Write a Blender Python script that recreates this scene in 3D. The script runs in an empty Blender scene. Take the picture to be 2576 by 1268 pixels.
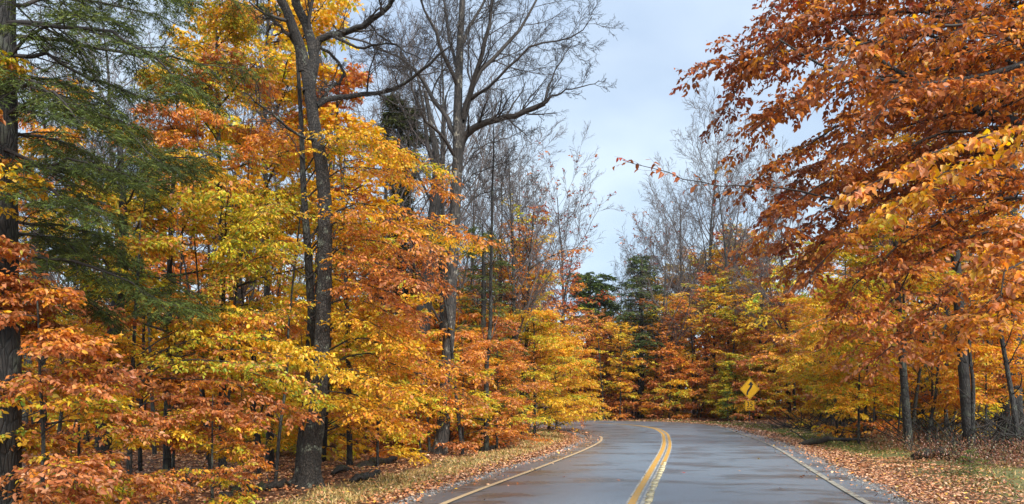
import bpy, math, random
import numpy as np
from mathutils import Matrix, Vector

rng = np.random.default_rng(7)
random.seed(7)
SC = bpy.context.scene
COL = SC.collection

# ------------------------------------------------------------------ camera
CAMZ = 1.6
cam = bpy.data.cameras.new('camera')
camo = bpy.data.objects.new('camera', cam)
COL.objects.link(camo)
camo.location = (0, 0, CAMZ)
camo.rotation_euler = (math.radians(90), 0, 0)
cam.sensor_width = 36
cam.lens = 26
cam.shift_y = 0.1457
cam.clip_start = 0.1
cam.clip_end = 3000
SC.camera = camo

# ------------------------------------------------------------------ world
SUN_EL, SUN_AZ = math.radians(40), math.radians(150)     # azimuth clockwise from +Y
w = bpy.data.worlds.new("World")
SC.world = w
w.use_nodes = True
nt = w.node_tree
nt.nodes.clear()
N = nt.nodes.new
out = N('ShaderNodeOutputWorld')
bg = N('ShaderNodeBackground')
sky = N('ShaderNodeTexSky')
sky.sky_type = 'NISHITA'
sky.sun_disc = False
sky.sun_elevation = SUN_EL
sky.sun_rotation = SUN_AZ
sky.air_density = 1.0
sky.dust_density = 1.5
tc = N('ShaderNodeTexCoord')
mp = N('ShaderNodeMapping')
mp.inputs['Scale'].default_value = (1.0, 1.0, 2.2)
noi = N('ShaderNodeTexNoise')
noi.inputs['Scale'].default_value = 2.6
noi.inputs['Detail'].default_value = 4
noi.inputs['Roughness'].default_value = 0.5
rmp = N('ShaderNodeValToRGB')
rmp.color_ramp.elements[0].position = 0.38
rmp.color_ramp.elements[0].color = (0.54, 0.63, 0.77, 1)
rmp.color_ramp.elements[1].position = 0.62
rmp.color_ramp.elements[1].color = (1, 1, 1, 1)
# cloud colour: thin bluish overcast, whiter towards the horizon
sep = N('ShaderNodeSeparateXYZ')
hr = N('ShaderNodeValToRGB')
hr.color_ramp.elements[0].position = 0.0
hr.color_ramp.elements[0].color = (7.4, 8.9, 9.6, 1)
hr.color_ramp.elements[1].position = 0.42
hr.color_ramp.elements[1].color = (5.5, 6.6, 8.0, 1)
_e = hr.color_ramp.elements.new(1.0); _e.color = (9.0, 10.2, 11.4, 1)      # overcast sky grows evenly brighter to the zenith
mul = N('ShaderNodeMix'); mul.data_type = 'RGBA'; mul.blend_type = 'MULTIPLY'; mul.inputs[0].default_value = 0.75
mix = N('ShaderNodeMix'); mix.data_type = 'RGBA'; mix.inputs[0].default_value = 0.88
L = nt.links.new
L(tc.outputs['Generated'], mp.inputs[0]); L(mp.outputs[0], noi.inputs['Vector'])
L(noi.outputs['Fac'], rmp.inputs[0])
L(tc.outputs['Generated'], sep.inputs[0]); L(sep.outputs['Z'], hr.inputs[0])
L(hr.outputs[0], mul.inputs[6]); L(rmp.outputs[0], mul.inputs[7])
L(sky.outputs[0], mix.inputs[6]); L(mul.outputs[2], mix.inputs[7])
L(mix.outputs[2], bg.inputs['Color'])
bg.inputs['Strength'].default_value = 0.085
L(bg.outputs[0], out.inputs[0])

# ------------------------------------------------------------------ sun
sl = bpy.data.lights.new('sun', 'SUN')
sl.energy = 4.5
sl.angle = math.radians(30)
sl.color = (1.0, 0.96, 0.89)
so = bpy.data.objects.new('sun', sl)
COL.objects.link(so)
sd = Vector((math.sin(SUN_AZ) * math.cos(SUN_EL), math.cos(SUN_AZ) * math.cos(SUN_EL), math.sin(SUN_EL)))
so.rotation_euler = sd.to_track_quat('Z', 'Y').to_euler()
so.location = (20, -20, 40)

SC.view_settings.view_transform = 'Standard'
SC.view_settings.look = 'None'
SC.view_settings.gamma = 1
SC.view_settings.exposure = 0.74
SC.view_settings.use_curve_mapping = False
SC.render.engine = 'CYCLES'
SC.cycles.max_bounces = 6
SC.cycles.diffuse_bounces = 4
SC.cycles.glossy_bounces = 2
SC.cycles.transmission_bounces = 4
SC.cycles.transparent_max_bounces = 4
SC.cycles.volume_bounces = 0

# ------------------------------------------------------------------ helpers
F, CX, HV = 1860.5, 1288.0, 1009.5          # a picture 2576 wide: focal length, centre column, horizon row

def P3(u, v, D):
    return np.array([(u - CX) / F * D, D, CAMZ + (HV - v) / F * D])

def nrm(a):
    return a / np.maximum(np.linalg.norm(a, axis=-1, keepdims=True), 1e-9)

def tag(o, label=None, cat=None, group=None, kind=None):
    if label: o['label'] = label
    if cat: o['category'] = cat
    if group: o['group'] = group
    if kind: o['kind'] = kind
    return o

def empty(name, loc, label=None, cat=None, group=None):
    o = bpy.data.objects.new(name, None)
    o.empty_display_size = 0.3
    COL.objects.link(o)
    o.location = [float(c) for c in loc]
    return tag(o, label, cat, group)

def link(name, me, parent=None, local=False):
    o = bpy.data.objects.new(name, me)
    COL.objects.link(o)
    if parent is not None:
        o.parent = parent
        if not local:                          # geometry was built in world space
            o.location = -parent.location
    return o

class Geo:
    def __init__(s):
        s.v, s.t, s.q, s.c, s.uv, s.n = [], [], [], [], [], 0
    def add(s, v, t=None, q=None, c=None):
        v = np.asarray(v, float).reshape(-1, 3)
        if len(v) == 0: return
        s.v.append(v)
        if t is not None and len(t): s.t.append(np.asarray(t).reshape(-1, 3) + s.n)
        if q is not None and len(q): s.q.append(np.asarray(q).reshape(-1, 4) + s.n)
        if c is None: c = np.ones((len(v), 3))
        s.c.append(np.broadcast_to(np.asarray(c, float), (len(v), 3)))
        s.n += len(v)
    def mesh(s, name, mat, smooth=False, uv=None):
        me = bpy.data.meshes.new(name)
        V = np.concatenate(s.v) if s.v else np.zeros((0, 3))
        T = np.concatenate(s.t) if s.t else np.zeros((0, 3), int)
        Q = np.concatenate(s.q) if s.q else np.zeros((0, 4), int)
        me.vertices.add(len(V)); me.vertices.foreach_set('co', V.astype(np.float32).ravel())
        li = np.concatenate([T.ravel(), Q.ravel()]).astype(np.int32)
        me.loops.add(len(li)); me.loops.foreach_set('vertex_index', li)
        me.polygons.add(len(T) + len(Q))
        st = np.concatenate([np.arange(len(T)) * 3, len(T) * 3 + np.arange(len(Q)) * 4]).astype(np.int32)
        me.polygons.foreach_set('loop_start', st)
        if smooth: me.polygons.foreach_set('use_smooth', np.ones(len(T) + len(Q), bool))
        ca = me.attributes.new('Col', 'FLOAT_COLOR', 'POINT')
        c4 = np.ones((len(V), 4), np.float32); c4[:, :3] = np.concatenate(s.c)
        ca.data.foreach_set('color', c4.ravel())
        if uv is not None:
            ul = me.uv_layers.new(name='UVMap')
            ul.data.foreach_set('uv', np.asarray(uv, np.float32)[li].ravel())
        me.update(calc_edges=True)
        me.materials.append(mat)
        return me

def catmull(pts, n):
    p = np.asarray(pts, float)
    p = np.vstack([2 * p[0] - p[1], p, 2 * p[-1] - p[-2]])
    outp = []
    for i in range(1, len(p) - 2):
        for t in np.arange(n) / n:
            a, b, c, d = p[i - 1], p[i], p[i + 1], p[i + 2]
            outp.append(.5 * (2 * b + (c - a) * t + (2 * a - 5 * b + 4 * c - d) * t * t + (3 * b - a - 3 * c + d) * t ** 3))
    outp.append(p[-2])
    return np.array(outp)

def resample(pts, m):
    p = catmull(pts, 6) if len(pts) > 2 else np.asarray(pts, float)
    s = np.r_[0, np.cumsum(np.linalg.norm(np.diff(p[:, :3], axis=0), axis=1))]
    t = np.linspace(0, s[-1], m)
    return np.stack([np.interp(t, s, p[:, k]) for k in range(p.shape[1])], 1)

def tubes(g, P, R, S=3, c=None, rough=0.0, cap=False):
    """P (N,m,3), R (N,m): tubes added to g"""
    P = np.asarray(P, float)
    if P.ndim == 2: P = P[None]; R = np.asarray(R)[None]
    if len(P) == 0: return
    n, m, _ = P.shape
    T = np.empty_like(P)
    T[:, 1:-1] = P[:, 2:] - P[:, :-2]; T[:, 0] = P[:, 1] - P[:, 0]; T[:, -1] = P[:, -1] - P[:, -2]
    T = nrm(T)
    mt = nrm(P[:, -1] - P[:, 0])
    ref = np.where(np.abs(mt[:, 2:3]) > .8, np.array([[1., 0.12, 0]]), np.array([[0.03, 0.02, 1.]]))
    A = nrm(np.cross(T, ref[:, None, :])); B = np.cross(A, T)
    th = np.arange(S) / S * 2 * math.pi
    rr = R[:, :, None] * np.ones(S)
    if rough:
        rr = rr * (1 + rough * rng.standard_normal(rr.shape))
    V = P[:, :, None, :] + rr[..., None] * (np.cos(th)[:, None] * A[:, :, None, :] + np.sin(th)[:, None] * B[:, :, None, :])
    idx = np.arange(n * m * S).reshape(n, m, S)
    a = idx[:, :-1, :]; b = np.roll(a, -1, 2); d = idx[:, 1:, :]; e = np.roll(d, -1, 2)
    Q = np.stack([a, b, e, d], -1).reshape(-1, 4)
    if c is not None and np.ndim(c) == 2: c = np.repeat(c, m * S, 0)
    g.add(V, q=Q, c=c)

def grow(P, R, k, t0=.2, t1=1., ang=50, ratio=.5, m=4, planar=False, trop=(0, 0, 0), jit=.12, rr=.5, absL=None, fall=.6, minr=.0015, tip=.35):
    n, mp_, _ = P.shape
    t = t0 + (np.arange(k)[None] + rng.random((n, k))) / k * (t1 - t0)
    t = np.clip(t, 0, .999)
    x = t * (mp_ - 1); i = np.minimum(x.astype(int), mp_ - 2); f = (x - i)[..., None]
    ar = np.arange(n)[:, None]
    pos = P[ar, i] * (1 - f) + P[ar, i + 1] * f
    tan = nrm(P[ar, i + 1] - P[ar, i])
    rad = R[ar, i] * (1 - f[..., 0]) + R[ar, i + 1] * f[..., 0]
    L0 = np.linalg.norm(np.diff(P, axis=1), axis=2).sum(1)[:, None]
    up = np.array([0, 0, 1.])
    if planar:
        side = nrm(np.cross(tan, up)) * np.where(np.arange(k) % 2, 1, -1)[None, :, None]
        side = nrm(side + up * rng.normal(0, .22, (n, k, 1)))
    else:
        side = rng.standard_normal((n, k, 3)); side = nrm(side - (side * tan).sum(-1, keepdims=True) * tan)
    a = np.radians(ang) * rng.uniform(.7, 1.25, (n, k, 1))
    d = np.cos(a) * tan + np.sin(a) * side
    ln = (ratio * L0 if absL is None else absL) * (1 - fall * t) * rng.uniform(.6, 1.25, (n, k))
    pts = [pos]; tr = np.array(trop, float)
    for j in range(m - 1):
        d = nrm(d + jit * rng.standard_normal(d.shape) + tr)
        pts.append(pts[-1] + d * (ln / (m - 1))[..., None])
    Q = np.stack(pts, 2).reshape(n * k, m, 3)
    r0 = np.maximum(rad * rr, minr).reshape(-1, 1)
    RR = np.maximum(r0 * np.linspace(1, tip, m)[None], minr * .7)
    return Q, RR, t.reshape(-1), np.repeat(np.arange(n), k)

# colours of leaves (base colours)
YEL = (.86, .54, .03); GOLD = (.84, .38, .03); ORG = (.72, .24, .035); BRN = (.48, .16, .05)
RED = (.34, .05, .03); LIM = (.58, .58, .035); GRN = (.14, .27, .04); PCH = (.74, .36, .17); DRY = (.22, .065, .025); RUST = (.42, .115, .025)
PAL = {
    'orange': [(5, ORG), (1.6, BRN), (2.6, GOLD), (1.3, PCH), (.6, YEL)],
    'brown': [(5, BRN), (2, ORG), (1.5, RUST), (1.8, PCH), (.4, GOLD), (.3, LIM)],
    'rust': [(5, RUST), (3, BRN), (1.6, DRY), (2.4, ORG), (1.0, GOLD)],
    'dark': [(3, DRY), (3, RUST), (2, BRN), (1, RED)],
    'gold': [(4, GOLD), (3, YEL), (2, ORG), (.6, LIM)],
    'yellow': [(5, YEL), (2, GOLD), (1, LIM)],
    'lime': [(4, LIM), (3, YEL), (1, GRN), (1, GOLD)],
    'mixed': [(4, YEL), (2, ORG), (3, LIM), (2, GOLD), (1.5, BRN), (.6, GRN)],
    'limeor': [(4, LIM), (2, YEL), (3, ORG), (1, PCH), (1.5, GRN)],
    'green': [(4, GRN), (2, LIM)],
    'red': [(4, RED), (2, RUST), (2, ORG)],
    'peach': [(3, PCH), (3, ORG), (3, GOLD)],
}

def pal_pick(name, n):
    p = PAL[name]; wts = np.array([a for a, _ in p]); C = np.array([c for _, c in p])
    c = C[rng.choice(len(p), n, p=wts / wts.sum())]
    c = c * .97 + c.mean(1, keepdims=True) * .03
    return c * rng.uniform(.5, 1.28, (n, 1)) * rng.uniform(.92, 1.08, (n, 3))

def leaves_on(P, k, Lf, col, droop=.5, wr=.5, t0=.12, flat=.5, jitter=.3):
    """k leaves on each twig; returns frames"""
    n, m, _ = P.shape
    t = t0 + (np.arange(k)[None] + rng.random((n, k)) * .8) / k * (1 - t0)
    t = np.clip(t, 0, .999)
    x = t * (m - 1); i = np.minimum(x.astype(int), m - 2); f = (x - i)[..., None]
    ar = np.arange(n)[:, None]
    pos = P[ar, i] * (1 - f) + P[ar, i + 1] * f
    tan = nrm(P[ar, i + 1] - P[ar, i]); up = np.array([0, 0, 1.])
    side = nrm(np.cross(tan, up)) * np.where(np.arange(k) % 2, 1, -1)[None, :, None]
    d = nrm(tan * .65 + side * .75 + up * (-droop * rng.uniform(.2, 1.7, (n, k, 1))) + jitter * rng.standard_normal((n, k, 3)))
    nn = nrm(up + flat * rng.standard_normal((n, k, 3)))
    wv = nrm(np.cross(d, nn)); nn = np.cross(wv, d)
    LL = Lf * rng.uniform(.65, 1.2, (n, k))
    c = np.repeat(col[:, None, :], k, 1) if col.ndim == 2 else col
    return [a.reshape(-1, a.shape[-1]) for a in (pos, d, wv, nn)] + [LL.reshape(-1), c.reshape(-1, 3), wr]

def leaf_geo(g, fr, near=False, keep=None):
    pos, d, wv, nn, LL, c, wr = fr
    if keep is not None:
        pos, d, wv, nn, LL, c = [a[keep] for a in (pos, d, wv, nn, LL, c)]
    n = len(pos)
    if n == 0: return
    l = LL[:, None]
    if near:
        cu_ = rng.uniform(-.8, 2.6, (n, 1))
        pr = [(0, 0, 0), (.30, .26, .10), (.27, .62, .07), (0, 1, -.12), (-.27, .62, .07), (-.30, .26, .10), (0, .45, -.02)]
        V = np.stack([pos + l * (a * 2 * wr * wv + b * d + h * cu_ * nn) for a, b, h in pr], 1)
        k = np.arange(n)[:, None] * 7
        T = np.concatenate([k + np.array([[0, 1, 6]]), k + np.array([[6, 1, 2]]), k + np.array([[6, 2, 3]]),
                            k + np.array([[0, 6, 5]]), k + np.array([[6, 4, 5]]), k + np.array([[6, 3, 4]])])
        g.add(V, t=T, c=np.repeat(c, 7, 0))
    else:
        V = np.stack([pos, pos + l * (.5 * wr * wv + .42 * d + .09 * nn), pos + l * d, pos + l * (-.5 * wr * wv + .42 * d + .09 * nn)], 1)
        k = np.arange(n)[:, None] * 4
        T = np.concatenate([k + np.array([[0, 1, 2]]), k + np.array([[0, 2, 3]])])
        g.add(V, t=T, c=np.repeat(c, 4, 0))

def needle_geo(g, fr):
    pos, d, wv, nn, LL, c, wr = fr
    n = len(pos); l = LL[:, None]
    V = np.stack([pos - l * .5 * wr * wv, pos + l * .5 * wr * wv, pos + l * d], 1)
    g.add(V, t=np.arange(n * 3).reshape(-1, 3), c=np.repeat(c, 3, 0))

# ------------------------------------------------------------------ materials
def mat_new(name):
    m = bpy.data.materials.new(name); m.use_nodes = True
    t = m.node_tree; t.nodes.clear()
    return m, t, t.nodes.new, t.links.new

def leaf_mat(name, trans=.45, rough=.42, spec=.4):
    m, t, N, L = mat_new(name)
    o = N('ShaderNodeOutputMaterial'); at = N('ShaderNodeAttribute'); at.attribute_name = 'Col'
    p = N('ShaderNodeBsdfPrincipled'); p.inputs['Roughness'].default_value = rough
    p.inputs['Specular IOR Level'].default_value = spec
    tr = N('ShaderNodeBsdfTranslucent'); mx = N('ShaderNodeMixShader'); mx.inputs[0].default_value = trans
    hs = N('ShaderNodeHueSaturation'); hs.inputs['Value'].default_value = 1.15; hs.inputs['Saturation'].default_value = 1.05
    ge = N('ShaderNodeNewGeometry'); nz = N('ShaderNodeTexNoise'); nz.inputs['Scale'].default_value = 24
    mr = N('ShaderNodeMapRange'); mr.inputs[3].default_value = .78; mr.inputs[4].default_value = 1.2
    vm = N('ShaderNodeVectorMath'); vm.operation = 'SCALE'
    L(ge.outputs['Position'], nz.inputs['Vector']); L(nz.outputs['Fac'], mr.inputs[0])
    L(at.outputs['Color'], vm.inputs[0]); L(mr.outputs[0], vm.inputs['Scale'])
    L(vm.outputs[0], p.inputs['Base Color']); L(vm.outputs[0], hs.inputs['Color']); L(hs.outputs[0], tr.inputs['Color'])
    L(p.outputs[0], mx.inputs[1]); L(tr.outputs[0], mx.inputs[2]); L(mx.outputs[0], o.inputs[0])
    return m

def bark_mat(name, dark, light, lichen=(.30, .33, .27), amount=.35, scale=9, stretch=.25, bump=.6):
    m, t, N, L = mat_new(name)
    o = N('ShaderNodeOutputMaterial'); p = N('ShaderNodeBsdfPrincipled'); p.inputs['Roughness'].default_value = .72
    ge = N('ShaderNodeNewGeometry'); mp = N('ShaderNodeMapping'); mp.inputs['Scale'].default_value = (1, 1, stretch)
    vo = N('ShaderNodeTexVoronoi'); vo.inputs['Scale'].default_value = scale * 2.2; vo.feature = 'DISTANCE_TO_EDGE'
    nz = N('ShaderNodeTexNoise'); nz.inputs['Scale'].default_value = scale; nz.inputs['Detail'].default_value = 6; nz.inputs['Roughness'].default_value = .7
    n2 = N('ShaderNodeTexNoise'); n2.inputs['Scale'].default_value = 3.2; n2.inputs['Detail'].default_value = 5; n2.inputs['Roughness'].default_value = .65
    r1 = N('ShaderNodeValToRGB'); r1.color_ramp.elements[0].position = .33; r1.color_ramp.elements[1].position = .68
    r1.color_ramp.elements[0].color = (*dark, 1); r1.color_ramp.elements[1].color = (*light, 1)
    r2 = N('ShaderNodeValToRGB'); r2.color_ramp.elements[0].position = .62 - amount * .3; r2.color_ramp.elements[1].position = .70 - amount * .3
    r2.color_ramp.elements[0].color = (0, 0, 0, 1); r2.color_ramp.elements[1].color = (1, 1, 1, 1)
    mx = N('ShaderNodeMix'); mx.data_type = 'RGBA'; mx.inputs[7].default_value = (*lichen, 1)
    r3 = N('ShaderNodeValToRGB'); r3.color_ramp.elements[0].position = 0.0; r3.color_ramp.elements[1].position = .17
    r3.color_ramp.elements[0].color = (.12, .12, .12, 1); r3.color_ramp.elements[1].color = (1, 1, 1, 1)
    m2 = N('ShaderNodeMix'); m2.data_type = 'RGBA'; m2.blend_type = 'MULTIPLY'; m2.inputs[0].default_value = 1
    ad = N('ShaderNodeMath'); ad.operation = 'MULTIPLY'
    bp = N('ShaderNodeBump'); bp.inputs['Strength'].default_value = bump; bp.inputs['Distance'].default_value = .04
    L(ge.outputs['Position'], mp.inputs[0]); L(mp.outputs[0], vo.inputs['Vector']); L(mp.outputs[0], nz.inputs['Vector'])
    L(ge.outputs['Position'], n2.inputs['Vector'])
    L(nz.outputs['Fac'], r1.inputs[0]); L(n2.outputs['Fac'], r2.inputs[0]); L(r2.outputs[0], mx.inputs[0]); L(r1.outputs[0], mx.inputs[6])
    L(vo.outputs['Distance'], r3.inputs[0]); L(mx.outputs[2], m2.inputs[6]); L(r3.outputs[0], m2.inputs[7])
    L(m2.outputs[2], p.inputs['Base Color'])
    L(r3.outputs[0], ad.inputs[0]); L(nz.outputs['Fac'], ad.inputs[1]); L(ad.outputs[0], bp.inputs['Height'])
    L(bp.outputs[0], p.inputs['Normal']); L(p.outputs[0], o.inputs[0])
    return m

def plain_mat(name, col, rough=.6, scale=12, var=.3, bump=.0, metal=0):
    m, t, N, L = mat_new(name)
    o = N('ShaderNodeOutputMaterial'); p = N('ShaderNodeBsdfPrincipled'); p.inputs['Roughness'].default_value = rough
    p.inputs['Metallic'].default_value = metal
    ge = N('ShaderNodeNewGeometry'); nz = N('ShaderNodeTexNoise'); nz.inputs['Scale'].default_value = scale; nz.inputs['Detail'].default_value = 5
    r = N('ShaderNodeValToRGB'); r.color_ramp.elements[0].position = .3; r.color_ramp.elements[1].position = .7
    r.color_ramp.elements[0].color = (*[c * (1 - var) for c in col], 1); r.color_ramp.elements[1].color = (*[c * (1 + var) for c in col], 1)
    L(ge.outputs['Position'], nz.inputs['Vector']); L(nz.outputs['Fac'], r.inputs[0]); L(r.outputs[0], p.inputs['Base Color'])
    if bump:
        bp = N('ShaderNodeBump'); bp.inputs['Strength'].default_value = bump; bp.inputs['Distance'].default_value = .02
        L(nz.outputs['Fac'], bp.inputs['Height']); L(bp.outputs[0], p.inputs['Normal'])
    L(p.outputs[0], o.inputs[0])
    return m

M_LEAF = leaf_mat('autumn_leaf')
M_NEEDLE = leaf_mat('hemlock_needle', trans=.15, rough=.6, spec=.2)
M_LITTER = leaf_mat('fallen_leaf', trans=.0, rough=.35, spec=.5)
M_GRASS = leaf_mat('dry_grass', trans=.2, rough=.6, spec=.2)
M_BARK_MAPLE = bark_mat('maple_bark', (.005, .004, .0035), (.062, .05, .04), (.19, .21, .16), .2, scale=15, stretch=.45, bump=1.0)
M_BARK_PALE = bark_mat('pale_bark', (.008, .006, .005), (.065, .053, .043), (.27, .25, .2), .24, scale=7)
M_BARK_DARK = bark_mat('dark_bark', (.006, .005, .004), (.026, .021, .017), (.045, .05, .034), .2)
M_BARK_GREY = bark_mat('grey_beech_bark', (.009, .008, .007), (.034, .030, .025), (.075, .085, .06), .26, scale=9, bump=.8)
M_BARK_RIDGE = bark_mat('ridged_bark', (.010, .008, .006), (.075, .06, .048), (.2, .19, .17), .1, scale=8, stretch=.12, bump=1.0)
M_TWIG = plain_mat('twig', (.025, .018, .014), .7, 20, .4)
M_TWIG_GREY = plain_mat('grey_twig', (.095, .076, .07), .75, 14, .3)
M_BRANCH = plain_mat('branch_bark', (.03, .024, .02), .7, 14, .5, .4)

# ------------------------------------------------------------------ road line and ground
ST = [((-5.6, -12), (-2.6, -12.5), (.8, -13)), ((-3.9, -3), (-1.1, -3.5), (2.3, -4)), ((-2.55, 4.5), (.35, 4.2), (3.75, 3.6)),
      ((-1.05, 11.4), (1.98, 11.4), (5.45, 11.2)), ((.65, 17.6), (3.48, 17.6), (6.95, 17.2)), ((2.5, 24.6), (5.15, 24.6), (8.75, 24.2)),
      ((3.65, 30.2), (6.4, 30.5), (10.0, 30)), ((4.1, 36), (7.65, 37.3), (11.25, 37)), ((3.7, 42), (8.3, 44), (12.5, 44.5)),
      ((1.6, 48), (7.4, 50.6), (12.6, 53)), ((-3, 52.3), (3.0, 56.0), (9.2, 59.5)), ((-11, 54.6), (-7, 59), (-3, 62.6)),
      ((-26, 56), (-25, 60), (-24, 64)), ((-60, 54), (-60, 58), (-60, 62))]
SUBD = 14
RL = catmull([s[0] for s in ST], SUBD); RC = catmull([s[1] for s in ST], SUBD); RR_ = catmull([s[2] for s in ST], SUBD)
nL = nrm(RL - RC); nR = nrm(RR_ - RC)
PAVL = RL + nL * .62; PAVR = RR_ + nR * .55
ALONG = np.r_[0, np.cumsum(np.linalg.norm(np.diff(RC, axis=0), axis=1))]

def nz2(x, y, s=1., seed=0.):
    return (np.sin(x * 1.3 * s + seed) * np.cos(y * 1.1 * s - seed * 2) + .6 * np.sin(x * 2.9 * s + y * 1.7 * s + seed * 3) + .35 * np.cos(x * 5.3 * s - y * 4.7 * s + seed)) / 1.95

def road_side(x, y):
    """signed distance outside the pavement: side (-1 left, +1 right), d > 0 outside"""
    x = np.atleast_1d(np.asarray(x, float)); y = np.atleast_1d(np.asarray(y, float))
    side = np.empty(len(x)); dd = np.empty(len(x))
    for a in range(0, len(x), 20000):
        X = np.stack([x[a:a + 20000], y[a:a + 20000]], 1)
        def near(poly):
            d = ((X[:, None] - poly[None]) ** 2).sum(-1); i = d.argmin(1); return np.sqrt(d[np.arange(len(X)), i]), i
        dc, ic = near(RC); dl, il = near(PAVL); dr, ir = near(PAVR)
        tn = nrm(np.gradient(RC, axis=0))[ic]; v = X - RC[ic]
        cr = tn[:, 0] * v[:, 1] - tn[:, 1] * v[:, 0]          # >0: left
        sd = np.where(cr > 0, -1., 1.)
        edge = np.where(cr > 0, dl, dr)
        i = np.where(cr > 0, il, ir)
        pe = np.where((cr > 0)[:, None], PAVL[il], PAVR[ir])
        outside = (np.linalg.norm(v, axis=1) > np.linalg.norm(pe - RC[i], axis=1) * .98)
        dd[a:a + 20000] = np.where(outside, edge, -edge); side[a:a + 20000] = sd
    return side, dd

def sm(a, b, x):
    t = np.clip((x - a) / (b - a), 0, 1); return t * t * (3 - 2 * t)

def gz(x, y):
    x = np.atleast_1d(np.asarray(x, float)); y = np.atleast_1d(np.asarray(y, float))
    s, d = road_side(x, y)
    z = .16 * nz2(x, y, .45, 2.) * sm(.8, 4, d) + .05 * nz2(x, y, 1.9, 5.) * sm(.6, 2, d)
    z += sm(8, 40, d) * .9 * (nz2(x, y, .06, 1.) * .5 + .5)
    z += np.where(s > 0, -.12 * sm(.3, 1.2, d) * (1 - sm(2, 4, d)), -.05 * sm(.1, .6, d))
    return z

def gz1(x, y): return float(gz(x, y)[0])

def verge_width(x, y, side):
    return np.where(side < 0, 2.3 + .3 * nz2(x, y, .8, 1.), 4.0 - 1.6 * sm(25, 50, y) + .5 * nz2(x, y, .5, 3.))

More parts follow.
